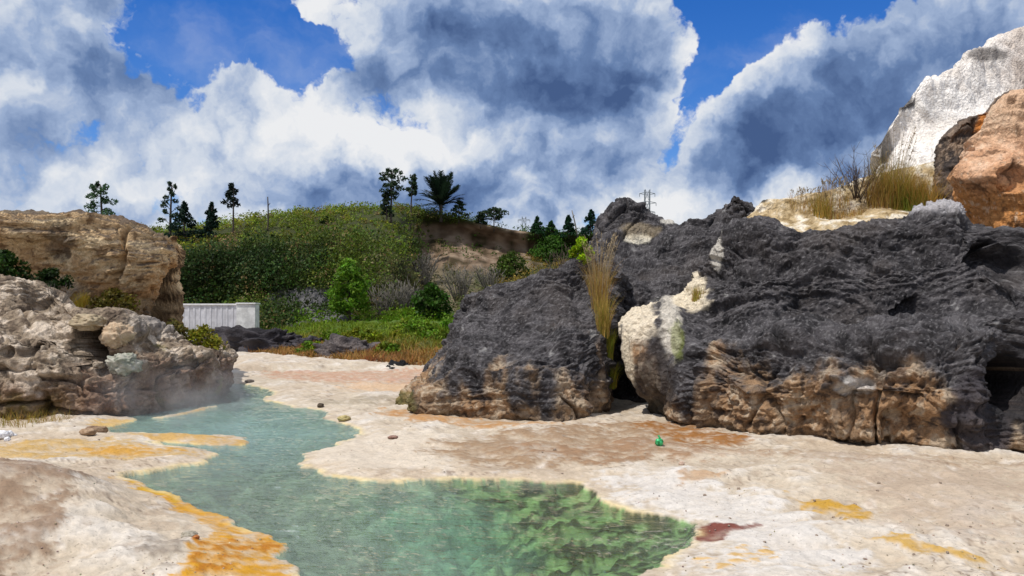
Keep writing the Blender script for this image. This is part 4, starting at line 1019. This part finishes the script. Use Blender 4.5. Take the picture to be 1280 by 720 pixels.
dead_pole(334, 285, 246, 'bare straight dead trunk standing alone on the green hill crest')
dead_pole(724, 299, 263, 'pale bare leaning trunk in front of the conifers by the ridge', -0.22, 0.10, M_DEADBARK)

def palm():
    p = hit(HILL, 549, 277, 5); h = (HZ-262)*p[1]/F+H-p[2]+0.5; wr = 24*p[1]/F
    root = empty('palm_tree', (p[0], p[1], p[2]-0.4)); tag(root, 'palm tree with feathery upright fronds on the hill crest', 'palm tree', GT_)
    mb = MB(); z = np.linspace(0, h+0.4, 12); mb.tube(np.stack([0.03*np.sin(z*2), 0*z, z], 1), 0.2+0.03*np.cos(np.arange(12)*pi), 8); mb.build('trunk', M_BARK, root)
    top = np.array([0, 0, h+0.3])
    for k in range(36):
        a = k*2.399; e = radians(12+72*random.random()); L = wr*1.55*(0.85+0.3*random.random())*(1.0 if e < 1.0 else 1.15)
        s = np.linspace(0, 1, 9); d = np.array([cos(a), sin(a), 0])
        r = L*(s*cos(e)); zz = L*(s*sin(e)-0.34*cos(e)*s**2.2)
        spine = top+d[None]*r[:, None]+np.array([0, 0, 1.0])[None]*zz[:, None]
        m2 = MB(); m2.tube(spine, np.linspace(0.035, 0.012, 9), 4); V, Fq, off = [], [], 0
        side = np.array([-sin(a), cos(a), 0])
        for t in np.linspace(0.12, 1.0, 22):
            c = np.array([np.interp(t, s, spine[:, i]) for i in range(3)]); tg = np.array([np.interp(min(1, t+.05), s, spine[:, i])-np.interp(max(0, t-.05), s, spine[:, i]) for i in range(3)]); tg /= np.linalg.norm(tg)
            ll = 0.62*wr*math.sin(0.35+2.5*t)*0.55+0.12
            for sg in (-1, 1):
                tip = c+(side*sg*0.75+tg*0.7+np.array([0, 0, -0.18+0.3*random.random()]))*ll; wv = tg*0.085
                V += [c-wv, c+wv, tip+wv*0.3, tip-wv*0.3]; Fq.append((off, off+1, off+2, off+3)); off += 4
        m2.add(V, Fq)
        v = np.concatenate(m2.v); col = np.repeat(vary(lin(34, 46, 36), 1, 0.2), len(v), 0)
        o = m2.build('frond', M_LEAF, root, smooth=False); ca = o.data.color_attributes.new('Col', 'FLOAT_COLOR', 'POINT')
        c4 = np.ones((len(v), 4), np.float32); c4[:, :3] = col; ca.data.foreach_set('color', c4.ravel())
palm()

def leafy_tree(px, base, top, width, label, col, S=None, name='broadleaf_tree', cat='tree', per=46, size=0.26, nclump=46, trunk=True, sink=0.15, p=None, shade_col=None, group=None):
    p = hit(S, px, base, 5) if p is None else np.asarray(p); h = (base-top)*p[1]/F+sink; w = width*p[1]/F
    root = empty(name, (p[0], p[1], p[2]-sink)); tag(root, label, cat, group)
    cents, rads = [], []
    mb = MB()
    lo = 0.22 if trunk else 0.08
    nl = 9 if trunk else 6
    mb.tube([(0, 0, 0), (0.02*w, 0, h*0.3), (-0.02*w, 0.02, h*0.62), (0, 0, h*0.85)], [0.03*h, 0.022*h, 0.014*h, 0.006*h], 6)
    for k in range(nclump):
        u = (k+random.random())/nclump; t = lo+(0.94-lo)*u
        rr = w*0.5*math.sqrt(max(0.03, 1-abs(2*u-0.75)**2.2))*(0.25+0.75*math.sqrt(random.random())); a = random.random()*2*pi
        c = np.array([cos(a)*rr*0.8, sin(a)*rr*0.8, t*h]); cents.append(c); s = w*0.13*(0.7+0.6*random.random()); rads.append((s, s, s*0.8))
        if k % 4 == 0: mb.tube([(0, 0, h*t*0.6), c*np.array([0.5, 0.5, 0.85]), c], [0.012*h, 0.008*h, 0.003*h], 4)
    mb.build('trunk' if trunk else 'stem', M_BARK, root)
    foliage_part('crown' if trunk else 'foliage', root, cents, rads, per, size, col, 0.28, 0.0, 0.65)
    return root
leafy_tree(440, 402, 322, 62, 'bright green leafy tree at the foot of the hill', lin(96, 130, 40), HILL, nclump=80, size=0.24)
leafy_tree(540, 398, 352, 58, 'dark green rounded shrub between grey dry shrubs and the boulder', lin(56, 84, 30), HILL, 'shrub', 'shrub', trunk=False, nclump=50)
leafy_tree(640, 340, 312, 60, 'olive green bush above the crest of the rounded boulder', lin(74, 92, 36), HILL, 'shrub', 'shrub', trunk=False, nclump=40)
leafy_tree(690, 322, 292, 66, 'mid green bush in front of the conifers on the right', lin(66, 98, 36), HILL, 'shrub', 'shrub', trunk=False, nclump=44)
leafy_tree(405, 274, 266, 14, 'tiny round bush alone on the hill crest', lin(44, 60, 34), HILL, 'shrub', 'shrub', trunk=False, nclump=10, per=24)

for k in range(18):
    px_ = 384+k*10.5+random.uniform(-5, 5); Y_ = random.uniform(37.5, 44.5) if px_ < 470 else random.uniform(35, 43); x_ = (px_-640)/F*Y_; z_ = ground_z(x_, Y_)
    leafy_tree(px_, 420, 420-random.uniform(9, 16), random.uniform(26, 46), 'low yellow green bush among the bank grass below the hill', lin(random.uniform(92, 128), random.uniform(116, 140), 36), None,
               'low_bush', 'bush', per=22, size=0.17, nclump=18, trunk=False, p=(x_, Y_, z_), group='low bushes on the bank')
def twig_shrub(p, h, w, label, col, n=26, name='dry_shrub', sub=5, r=0.02, group=None):
    root = MB()
    for k in range(n):
        a = random.random()*2*pi; e = random.random()**0.6; L = h*(0.7+0.45*random.random())
        d = np.array([cos(a)*w*0.5*e, sin(a)*w*0.5*e, L]); s = np.linspace(0, 1, 5)[:, None]
        bend = np.array([random.uniform(-1, 1), random.uniform(-1, 1), 0])*0.08*h
        pts = np.asarray(p)+np.array([cos(a)*w*0.12*e, sin(a)*w*0.12*e, -0.1])+d*s+bend*np.sin(s*pi)
        root.tube(pts, np.linspace(r, r*0.35, 5), 4)
        for q in range(sub):
            t = 0.35+0.6*random.random(); c = np.array([np.interp(t, s[:, 0], pts[:, i]) for i in range(3)])
            dd = np.array([random.uniform(-1, 1), random.uniform(-1, 1), random.uniform(0.2, 1)])*0.22*h
            root.tube([c, c+dd*0.5, c+dd+np.array([0, 0, 0.04*h])], [r*0.5, r*0.4, r*0.2], 3)
    m = plain_mat('dry_twigs', col, 0.9, bump=0)
    return tag(root.build(name, m), label, 'shrub', group)
for px, py, tp, w, lab in ((482, 396, 356, 30, 'pale grey leafless shrub right of the bright green tree'), (507, 394, 350, 26, 'grey leafless shrub left of the dark green rounded shrub'),
                           (572, 372, 330, 46, 'wide brown leafless shrub on the eroded slope'), (612, 360, 330, 40, 'brown leafless shrub peeping over the rounded boulder crest'), (530, 356, 318, 36, 'tangled grey brown dead shrub below the eroded earth')):
    p = hit(HILL, px, py, 5); twig_shrub(p, (py-tp)*p[1]/F, w*p[1]/F, lab, (0.15, 0.135, 0.115), 30, r=0.045)

# ------------------------------------------------------------------ grass
def blades(cen, h, lean, width, cols, segs=3, rng=RNG, droop=0.25):
    n = len(cen); h = np.broadcast_to(h, (n,)); a = rng.random(n)*2*pi
    d = np.stack([np.cos(a), np.sin(a), 0*a], 1); sd = np.stack([-np.sin(a+0.7*rng.normal(size=n)), np.cos(a), 0*a], 1); sd /= np.linalg.norm(sd, axis=1)[:, None]
    L = lean*(0.3+rng.random(n)); V = []
    for k in range(segs+1):
        s = k/segs; c = cen+d*(h*L*s**1.8)[:, None]; c[:, 2] += h*(s-droop*L*s**3)
        w = width*(1-0.9*s)*0.5; V += [c-sd*w, c+sd*w]
    V = np.stack(V, 1); m = 2*(segs+1); base = np.arange(n)[:, None]*m
    f = np.concatenate([base+np.array([2*k, 2*k+1, 2*k+3, 2*k+2]) for k in range(segs)])
    return V.reshape(-1, 3), f, np.repeat(cols, m, 0)
def clump(p, h, w, n, c1, c2, label, name='grass_clump', lean=0.35, width=0.012, cat='grass', group=None, feather=None, droop=0.35, slope=0.55):
    p = np.asarray(p, float); r = np.sqrt(RNG.random(n))*w*0.5; a = RNG.random(n)*2*pi
    cen = np.stack([r*np.cos(a), r*np.sin(a), -0.14+slope*r*np.sin(a)], 1); k = RNG.random((n, 1)); cols = vary(c1*(1-k)+c2*k, n, 0.15)
    hh = h*RNG.uniform(0.55, 1.05, n)+0.12
    v, f, c = blades(cen, hh, lean, width, cols, 4, droop=droop)
    root = empty(name, p); tag(root, label, cat, group)
    tag(mesh_obj('blades', v, f, M_GRASS, root, color=c, smooth=True), kind='stuff')
    if feather:
        m = feather; r = np.sqrt(RNG.random(m))*w*0.4; a = RNG.random(m)*2*pi; mb = MB(); V, Fq, off = [], [], 0
        for i in range(m):
            b = np.array([r[i]*cos(a[i]), r[i]*sin(a[i]), 0]); L = h*random.uniform(0.95, 1.35); q = np.array([cos(a[i]), sin(a[i]), 0])*0.18*L; s = np.linspace(0, 1, 6)[:, None]
            pts = b+q*s**2+np.array([0, 0, L])*s; mb.tube(pts, np.linspace(0.006, 0.003, 6), 3)
            for t in np.linspace(0.72, 1, 9):
                cc = np.array([np.interp(t, s[:, 0], pts[:, j]) for j in range(3)]); dv = RNG.normal(size=3)*0.03+np.array([0.02, 0, 0.03]); sv = RNG.normal(size=3)*0.008
                V += [cc-sv, cc+sv, cc+dv]; Fq.append((off, off+1, off+2, off+2)); off += 3
        mb.add(V, Fq); tag(mb.build('seed_heads', M_STRAW, root, smooth=False), kind='stuff')
    return root
M_STRAW = plain_mat('straw_stalks', (0.26, 0.20, 0.12), 0.85, bump=0)
OL, ST, GN, BR = lin(136, 126, 50), lin(186, 156, 88), lin(104, 120, 44), lin(146, 112, 64)
# in the cleft between the two dark boulders
def on_dark(px, py):
    c = [hit(S, px, py, 4) for S in DARKS]; X = [np.hypot(*(np.array(pix(np.array(q)))-np.array([px, py]))) for q in c]
    c = [q for q, x in zip(c, X) if x < 6] or [c[int(np.argmin(X))]]
    q = min(c, key=lambda v: v[1]); return q+np.array([0, 0.05, -0.03])
clump(on_dark(752, 384), 1.3, 0.36, 260, ST, BR, 'tall feathery brown grass high in the cleft between the dark boulders', lean=0.34, width=0.010, feather=26)
clump(on_dark(757, 408), 0.9, 0.3, 260, OL, ST, 'tall yellow green grass in the middle of the rock cleft', lean=0.34, width=0.012)
clump(on_dark(764, 440), 0.6, 0.22, 200, GN, OL, 'short green grass tuft at the bottom of the rock cleft', lean=0.25, width=0.016)
clump(on_dark(872, 366), 0.28, 0.30, 220, OL, ST, 'small golden tuft on the white patch of the huge dark boulder', lean=0.5, width=0.012)
clump(on_dark(818, 526), 0.22, 0.5, 160, GN, OL, 'short green tuft at the foot of the huge dark boulder', slope=0.0, lean=0.6, width=0.012)
clump(on_dark(748, 362), 0.9, 0.4, 200, ST, BR, 'wispy brown grass at the head of the cleft, above the tall feathery grass', lean=0.5, width=0.010, feather=18)
clump(on_dark(768, 470), 0.45, 0.2, 160, OL, GN, 'sparse olive tuft low in the cleft beside the white streak', lean=0.5, width=0.011)
# on the slope, top right
def on_slope(px, py): return hit(SLOPE, px, py, 6)
clump(on_slope(1118, 246), 1.3, 0.7, 800, OL, ST, 'big tall olive grass tussock in front of the white dome', lean=0.55, width=0.013, feather=20)
clump(on_slope(1098, 248), 1.0, 0.6, 360, BR, ST, 'brown green grass tussock on the left flank of the big tussock', lean=0.6, width=0.012)
clump(on_slope(1152, 250), 0.95, 0.8, 560, ST, lin(176, 138, 66), 'straw yellow grass tussock between big tussock and black shelf rock', lean=0.6, width=0.012)
clump(on_slope(1136, 256), 0.7, 0.8, 600, GN, OL, 'low green grass tussock below the straw yellow one', lean=0.45, width=0.016)
clump(on_slope(1030, 262), 0.55, 0.5, 420, OL, ST, 'short golden grass tuft at the edge of the dark boulder top', lean=0.35, width=0.014)
clump(on_slope(1055, 264), 0.35, 1.0, 520, BR, ST, 'low rusty dry grass patch between golden tuft and tussocks', lean=0.6, width=0.014)
clump(on_slope(1005, 250), 0.25, 0.9, 200, BR, ST, 'thin feathery stalks on the bare pale part of the slope', lean=0.4, width=0.010, feather=26)
clump(on_slope(1040, 246), 0.35, 0.8, 200, BR, ST, 'thin feathery stalks behind the golden tuft', lean=0.4, width=0.010, feather=30)
p = on_slope(1078, 244); twig_shrub(p, 1.3, 1.5, 'dark twisted leafless bush left of the grass tussocks', (0.09, 0.07, 0.055), 20, r=0.009)
p = on_slope(1066, 246); twig_shrub(p, 0.8, 1.2, 'low dark leafless bush at the left end of the tussocks', (0.07, 0.05, 0.04), 26, r=0.010)

def bank_grass():
    n = 30000
    x = RNG.uniform(-18, 2.5, n); bl = np.interp(x, [-40, -22, -15.3, -8.3, -3.8, 2, 40], [50, 47, 43.5, 35.5, 30.5, 29, 28])
    y = bl+0.3+RNG.random(n)**1.2*13
    z = np.array([ground_z(a, b) for a, b in zip(x, y)])
    gx = sstep(370, 410, 640+x/y*F)
    k = (0.25+0.75*gx)*np.clip((y-bl-3.0)/5+RNG.normal(size=n)*0.15+0.5*pnoise(np.stack([x*0.35, y*0.35, 0*x], 1)), 0, 1)[:, None]
    k = k[:, 0][:, None]; c = lin(150, 114, 64)*(1-k)+lin(106, 124, 36)*k
    red = np.clip(pnoise(np.stack([x*0.5+9, y*0.5, 0*x], 1))*2.2, 0, 1)[:, None]*(1-k); c = c*(1-red)+lin(128, 82, 54)*red
    v, f, cc = blades(np.stack([x, y, z-0.05], 1), RNG.uniform(0.12, 0.46, n)*np.clip(0.8+1.2*pnoise(np.stack([x*0.9, y*0.9, 0*x+4], 1)), 0.35, 1.5), 0.9, 0.06, vary(c, n, 0.2), 2)
    o = mesh_obj('bank_grass', v, f, M_GRASS, color=cc, smooth=True); tag(o, 'rusty brown and green grass covering the bank behind the flat', 'grass', kind='stuff')
bank_grass()

# ------------------------------------------------------------------ loose rocks and stones
def lump(name, p, r, label, cat, col1, col2, rough=0.35, nu=40, nv=24, seed=0, rz=0.0, mat=None, group=None, parent=None, sink=0.25):
    """closed uneven stone, r = half sizes"""
    u = np.linspace(0, 2*pi, nu, endpoint=False); v = np.linspace(0.02, pi-0.02, nv); U, Vv = np.meshgrid(u, v, indexing='ij')
    d = np.stack([np.cos(U)*np.sin(Vv), np.sin(U)*np.sin(Vv), np.cos(Vv)], -1)
    sq = np.sign(d)*np.abs(d)**0.8; sq /= np.maximum(np.linalg.norm(sq, axis=-1), 1e-6)[..., None]**0.5
    q = d*1.3+seed*7.7; k = 1+rough*(0.8*fbm(q, 3)+0.35*billow(q*3)+0.15*billow(q*7)+0.08*billow(q*15))
    S = sq*k[..., None]*np.asarray(r); c, s = cos(rz), sin(rz)
    S = np.stack([S[..., 0]*c-S[..., 1]*s, S[..., 0]*s+S[..., 1]*c, S[..., 2]+r[2]*(1-2*sink)+0], -1)
    idx = np.arange(nu*nv).reshape(nu, nv); i2 = np.roll(idx, -1, 0)
    f = np.stack([idx[:, :-1], idx[:, 1:], i2[:, 1:], i2[:, :-1]], -1).reshape(-1, 4)
    n2 = fbm(S.reshape(-1, 3)/max(r)*2.5+seed, 3); C = mixv(np.broadcast_to(np.asarray(col1, np.float32), (nu*nv, 3)).copy(), col2, 0.5+1.5*n2)
    o = mesh_obj(name, S.reshape(-1, 3), f, mat or M_STONE, parent, color=np.clip(C, 0.005, 0.85)); o.location = tuple(float(x) for x in p)
    if label: tag(o, label, cat, group)
    return o
def stone_at(px, py, wpx, hpx, label, c1, c2, seed, dpx=None, name='stone', cat='stone', group=None, sink=0.25, rough=0.35, z=None, **kw):
    q = gpt(px, py, 0.05); zz = ground_z(q[0], q[1]); q = gpt(px, py, zz); m = q[1]/F
    r = (wpx*m/2, (dpx or wpx)*m/2, hpx*m/2/(1-sink)); return lump(name, (q[0], q[1], ground_z(q[0], q[1])), r, label, cat, c1, c2, rough, seed=seed, rz=seed*1.3, group=group, sink=sink, **kw)
D1, D2 = lin(44, 42, 46), lin(84, 80, 84)
def far_rock(px, py, Y, wpx, hpx, label, seed, c1=D1, c2=D2, dep=1.0):
    q = at(px, py, Y); m = Y/F; r = (wpx*m*0.55, wpx*m/2*dep, hpx*m*0.75)
    lump('dark_rock', (q[0], q[1], q[2]-hpx*m*0.35), r, label, 'rock', c1, c2, 0.75, 90, 54, seed, 0.0, M_ROCK, 'low dark rocks along the bank', sink=0.3)
far_rock(322, 436, 43.5, 120, 36, 'long low black rock in front of the pale concrete wall', 3, dep=0.5)
far_rock(388, 436, 43, 50, 20, 'low dark rock right of the long black rock', 4)
far_rock(432, 446, 37.5, 74, 34, 'dark grey rock with a flat overhanging top in rusty grass', 5, lin(70, 66, 68), lin(110, 102, 100), dep=0.6)
far_rock(500, 467, 31.0, 34, 19, 'small black rock at the edge of the flat near the rounded boulder', 6, lin(24, 24, 26), lin(48, 48, 50))
# stones round the little cave
def rock_stone(px, py, Y, wpx, hpx, label, seed, c1, c2):
    h_ = hit(LEFT, px, py, 4); q = at(px, py, Y); m = Y/F; lump('stone', (q[0], q[1], q[2]-hpx*m*0.5), (wpx*m/2, wpx*m/2, hpx*m/2), label, 'stone', c1, c2, 0.55, 60, 40, seed, seed, M_STONE, 'stones round the cave', sink=0.0)
rock_stone(110, 403, 16.9, 40, 18, 'smooth tan slab forming the roof of the small cave', 11, lin(150, 136, 112), lin(176, 158, 132))
rock_stone(147, 420, 16.95, 34, 30, 'round pinkish stone right of the cave mouth', 12, lin(166, 142, 118), lin(186, 166, 140))
rock_stone(154, 455, 16.75, 38, 26, 'greenish grey boulder at the lower right of the cave mouth', 13, lin(128, 132, 118), lin(176, 172, 160))
rock_stone(124, 456, 16.8, 14, 9, 'small stone lying in the cave mouth', 14, lin(140, 126, 110), lin(170, 156, 140))
rock_stone(152, 438, 17.1, 30, 14, 'flat brown stone wedged under the round pinkish one', 15, lin(132, 110, 92), lin(150, 132, 112))
W1, W2 = lin(206, 206, 212), lin(230, 228, 228)
for k, (x, y, w, h) in enumerate(((4, 548, 14, 9), (12, 543, 9, 7), (-6, 543, 12, 8), (9, 551, 7, 5), (18, 546, 6, 4))):
    stone_at(x, y, w, h, 'bright white lump of sinter rubble at the foot of the grey brown cliff', W1, W2, 20+k, group='white rubble')
stone_at(110, 543, 22, 7, 'long flat brown slab on the crust beside the stream', lin(130, 106, 84), lin(164, 140, 116), 31, dpx=16)
stone_at(126, 541, 17, 8, 'brown slab leaning on the long flat slab', lin(118, 94, 74), lin(150, 128, 106), 32, dpx=12)
stone_at(116, 538, 16, 6, 'small brown slab on top of the slab pile', lin(104, 82, 66), lin(146, 122, 100), 33)
stone_at(312, 487, 11, 3.2, 'flat dark stone at the far edge of the water', lin(80, 72, 66), lin(116, 106, 98), 34)
stone_at(401, 507, 8, 4.6, 'small dark stone on the tip of the pale far bank', lin(64, 56, 48), lin(100, 88, 76), 35)
stone_at(430, 526, 16, 5.5, 'olive tan crust lump on the bank beside the stream', lin(150, 136, 92), lin(182, 166, 120), 36)
stone_at(491, 548, 13, 3.6, 'flat reddish brown stone alone on the pale crust', lin(120, 92, 82), lin(150, 120, 106), 37)
stone_at(852, 581, 7, 4.2, 'small pinkish pebble near the green litter', lin(172, 146, 130), lin(200, 176, 158), 38)
stone_at(236, 672, 20, 6, 'grey crust lump at the edge of the orange mat', lin(124, 116, 100), lin(166, 158, 144), 39)
stone_at(245, 676, 8, 5, 'reddish pebble in the orange mat', lin(140, 84, 52), lin(176, 116, 70), 40)
stone_at(55, 594, 14, 5, 'dark brown flake on the pale crust above the earth mound', lin(96, 80, 70), lin(124, 106, 94), 41)
stone_at(1224, 633, 5, 2.6, 'tiny dark pebble alone on the pinkish flat', lin(60, 54, 52), lin(90, 82, 78), 42)
for k in range(46):
    x = random.choice((random.uniform(0, 300), random.uniform(380, 1270), random.uniform(880, 1270))); y = random.uniform(500, 712) if x > 900 else random.uniform(505, 600)
    if x > 840: y = random.uniform(590, 712)
    q = gpt(x, y, 0.05)
    if float(sdist(np.array([q[:2]], np.float32), WATER)[0]) < 0.25: continue
    d = random.random(); s = random.uniform(2.5, 5.0)
    stone_at(x, y, s, s*0.55, 'small pebble lying loose on the pale mineral crust', lin(96, 84, 76)*(0.6+d), lin(170, 152, 136), 60+k, group='pebbles on the crust', nu=14, nv=9)
def gravel():
    n = 1300; V, Fc, C, off = [], [], [], 0
    ico = np.array([(1, 0, 0), (-1, 0, 0), (0, 1, 0), (0, -1, 0), (0, 0, 0.8), (0, 0, -0.8)]); fi = np.array([(0, 2, 4), (2, 1, 4), (1, 3, 4), (3, 0, 4), (2, 0, 5), (1, 2, 5), (3, 1, 5), (0, 3, 5)])
    px = RNG.uniform(-20, 1300, n); py = 500+230*RNG.random(n)**0.8
    q = np.array([gpt(a, b, 0.05)[:2] for a, b in zip(px, py)], np.float32); dw = sdist(q, WATER); cl = pnoise(np.stack([q[:, 0]*0.8, q[:, 1]*0.8, 0*q[:, 0]], 1))
    for (x, y), d, c in zip(q, dw, cl):
        if d < 0.12 or c < -0.05: continue
        s = RNG.uniform(0.003, 0.010)*(1+0.03*y); k = ico*RNG.uniform(0.6, 1.3, (6, 1))*s; a = RNG.random()*6; k = np.stack([k[:, 0]*cos(a)-k[:, 1]*sin(a), k[:, 0]*sin(a)+k[:, 1]*cos(a), k[:, 2]], 1)
        V.append(k+np.array([x, y, ground_z(x, y)+s*0.25])); Fc.append(fi+off); off += 6; C.append(np.repeat(vary(lin(160, 144, 128), 1, 0.25), 6, 0))
    o = mesh_obj('gravel', np.concatenate(V), np.concatenate(Fc), M_STONE, color=np.concatenate(C), smooth=False); tag(o, 'tiny gravel strewn over the pale crust', 'gravel', kind='stuff')
gravel()

# ------------------------------------------------------------------ green litter
def litter():
    q = gpt(824, 561, 0.05); z = ground_z(q[0], q[1]); m = q[1]/F
    mt, t, b = new_mat('green_plastic'); c = mixcol(t, tex_noise(t, 22, 3).step(0.4, 0.6), (0.01, 0.22, 0.06), (0.05, 0.55, 0.20)); t.links.new(c, b.inputs['Base Color']); b.inputs['Roughness'].default_value = 0.25
    root = empty('plastic_litter', (q[0], q[1], z)); tag(root, 'bright green crumpled plastic lying on the brown wet flat', 'litter')
    lump('crumpled_body', (0, 0, -0.01), (5.2*m, 4.6*m, 4.8*m), None, None, lin(20, 130, 60), lin(60, 190, 100), 0.5, 28, 18, 3, 0.4, mt, None, root, sink=0.1)
    mb = MB(); mb.tube([(0.01, 0, 7.5*m), (0.0, 0.0, 9.5*m), (-0.012, 0, 11.5*m)], [0.022, 0.012, 0.018], 7); mb.build('knotted_neck', mt, root)
litter()

# ------------------------------------------------------------------ pale concrete wall
def wall():
    Y = 50.0; m = Y/F; x0 = at(150, 0, Y)[0]; x1 = at(298, 0, Y)[0]; x2 = at(321, 0, Y)[0]; zt = at(0, 379.5, Y)[2]
    root = empty('concrete_wall', (x1, Y, 0.5)); tag(root, 'pale concrete wall with ribbed face and end pier, at the hill foot', 'wall')
    mw = plain_mat('pale_concrete', (0.56, 0.56, 0.60), 0.85, 0.22, 1.6, 0.3); mp = plain_mat('pale_pier_concrete', (0.66, 0.66, 0.66), 0.85, 0.25, 2.2, 0.4); mc = plain_mat('coping_concrete', (0.75, 0.75, 0.76), 0.8, 0.1, 2, 0.2)
    L = lambda lo, hi: (tuple(np.array(lo)-np.array([x1, Y, 0.5])), tuple(np.array(hi)-np.array([x1, Y, 0.5])))
    b = MB(); b.box(*L((x0, Y, -0.3), (x1, Y+0.3, zt-0.10))); b.build('panel', mw, root, smooth=False)
    b = MB(); b.box(*L((x0, Y-0.08, zt-0.10), (x1-0.003, Y+0.38, zt))); b.build('coping', mc, root, smooth=False)
    b = MB(); b.box(*L((x1, Y-0.35, -0.3), (x2, Y+0.5, zt-0.03))); b.build('pier', mp, root, smooth=False)
    b = MB(); b.box(*L((x1-0.03, Y-0.42, zt-0.03), (x2+0.05, Y+0.56, zt+0.05))); b.build('pier_cap', mc, root, smooth=False)
    ribs = np.arange(x0+0.2, x1-0.1, 0.34)
    first = None
    for x in ribs:
        if first is None:
            b = MB(); b.box((-0.05, -0.022, -0.8), (0.05, 0.002, zt-0.103-0.5)); first = b.build('rib', mw, root, smooth=False); o = first
        else:
            o = first.copy(); COL.objects.link(o); o.parent = root
        o.location = (x-x1, 0, 0)
wall()

# ------------------------------------------------------------------ lattice pylons far away
def pylon(px, top, Y, label, arm):
    g = at(px, 0, Y); zt = at(0, top, Y)[2]; root = empty('lattice_pylon', (g[0], Y, 1.5)); tag(root, label, 'pylon', 'far lattice pylons')
    m = plain_mat('galvanised_steel', (0.22, 0.24, 0.27), 0.6, 0.1, bump=0); h = zt-1.5; b = MB(); w0, w1 = h*0.09, h*0.018
    W = lambda t: w0+(w1-w0)*min(1, t/0.75); n = 12
    for sx in (-1, 1):
        for sy in (-1, 1):
            b.tube([(sx*W(t), sy*W(t), t*h) for t in np.linspace(0, 1, 5)], 0.11, 4)
    for k in range(n):
        t0, t1 = k/n, (k+1)/n
        for (ax, sg) in ((0, 1), (0, -1), (1, 1), (1, -1)):
            p = lambda t, s: ((s*W(t), sg*W(t), t*h) if ax == 0 else (sg*W(t), s*W(t), t*h))
            b.tube([p(t0, -1), p(t1, 1)], 0.07, 3); b.tube([p(t0, 1), p(t1, -1)], 0.07, 3)
    b.build('tower', m, root, smooth=False)
    for t in (0.97, 0.90, 0.83):
        a = MB(); L = arm*(1.0 if t > 0.92 else 1.15 if t > 0.85 else 1.0); zz = t*h
        a.tube([(-L, 0, zz), (0, 0, zz+0.5), (L, 0, zz)], 0.10, 4); a.tube([(-L, 0, zz), (0, 0, zz-0.5), (L, 0, zz)], 0.08, 4)
        for s in (-1, 1): a.tube([(s*L, 0, zz), (s*L, 0, zz-1.0)], 0.09, 4)
        a.build('cross_arm', m, root, smooth=False)
pylon(809, 237, 250, 'grey lattice pylon rising behind the dark rocky ridge', 2.4)
pylon(655, 271, 300, 'faint grey lattice pylon behind the hill beside the conifers', 2.2)

# ------------------------------------------------------------------ shrubs on the left rocks
leafy_tree(255, 420, 402, 60, 'low yellow green bush on the end of the grey brown cliff', lin(128, 126, 42), None, 'shrub', 'shrub', per=30, size=0.09, nclump=40, trunk=False, p=at(255, 428, 20.6))
leafy_tree(215, 404, 392, 44, 'thin dry olive bush along the cliff top before the pale wall', lin(110, 104, 54), None, 'shrub', 'shrub', per=26, size=0.08, nclump=30, trunk=False, p=at(216, 414, 20.2))
leafy_tree(14, 350, 312, 60, 'dark green bush in the hollow under the ochre cliff', lin(44, 66, 24), None, 'shrub', 'shrub', per=40, size=0.11, nclump=40, trunk=False, p=at(8, 352, 22.6))
leafy_tree(66, 356, 335, 56, 'low shaded green bush at the ochre cliff foot', lin(40, 58, 26), None, 'shrub', 'shrub', per=40, size=0.10, nclump=34, trunk=False, p=at(64, 358, 22.8))
leafy_tree(142, 392, 362, 66, 'mossy olive bush below the vertical crack of the ochre cliff', lin(92, 84, 34), None, 'shrub', 'shrub', per=40, size=0.10, nclump=44, trunk=False, p=at(142, 393, 22.6))
leafy_tree(728, 322, 296, 32, 'bright lime green bush at the left end of the dark ridge', lin(140, 170, 34), None, 'shrub', 'shrub', per=40, size=0.11, nclump=26, trunk=False, p=on_dark(727, 318))
clump(at(30, 530, 15.0), 0.35, 1.6, 380, OL, BR, 'thin olive grass along the wet foot of the grey brown cliff', slope=0.0, lean=0.6, width=0.012)
clump(at(100, 376, 21.5), 0.3, 0.4, 200, lin(150, 120, 40), OL, 'small yellow tuft below the ochre cliff', lean=0.5, width=0.014)
twig_shrub(at(70, 380, 18.4), 0.5, 1.6, 'grey leafless low shrub on the upper part of the grey brown cliff', (0.16, 0.14, 0.12), 30, r=0.007)
twig_shrub(at(700, 356, 19.0), 0.9, 0.9, 'thin brown leafless shrub on the crest of the rounded boulder', (0.12, 0.09, 0.07), 16, r=0.008)

# ------------------------------------------------------------------ steam over the hot water by the cliff
def steam():
    m = bpy.data.materials.new('steam'); m.use_nodes = True; t = m.node_tree; t.nodes.clear()
    out = t.nodes.new('ShaderNodeOutputMaterial'); pv = t.nodes.new('ShaderNodeVolumePrincipled'); pv.inputs['Color'].default_value = (0.92, 0.92, 0.92, 1); pv.inputs['Anisotropy'].default_value = 0.2
    tc = t.nodes.new('ShaderNodeTexCoord'); sx = t.nodes.new('ShaderNodeSeparateXYZ'); t.links.new(tc.outputs['Generated'], sx.inputs[0])
    X, Y, Z = (E(t, sx.outputs[i]) for i in range(3))
    fall = (1.0-Z.step(0.05, 0.95))*X.step(0.0, 0.25)*(1.0-X.step(0.75, 1.0))*Y.step(0.0, 0.3)*(1.0-Y.step(0.7, 1.0))
    nz = tex_noise(t, 1.4, 3, 0.55).step(0.42, 0.75)
    t.links.new((fall*nz*0.45).s, pv.inputs['Density']); t.links.new(pv.outputs[0], out.inputs['Volume'])
    a, b = gpt(120, 535), gpt(330, 500)
    mb = MB(); mb.box((a[0]-0.4, 13.6, 0.02), (b[0]+0.6, 20.4, 1.5)); o = mb.build('steam', m, smooth=False); tag(o, 'faint steam drifting over the hot stream beside the cliff', 'steam', kind='stuff')
steam()
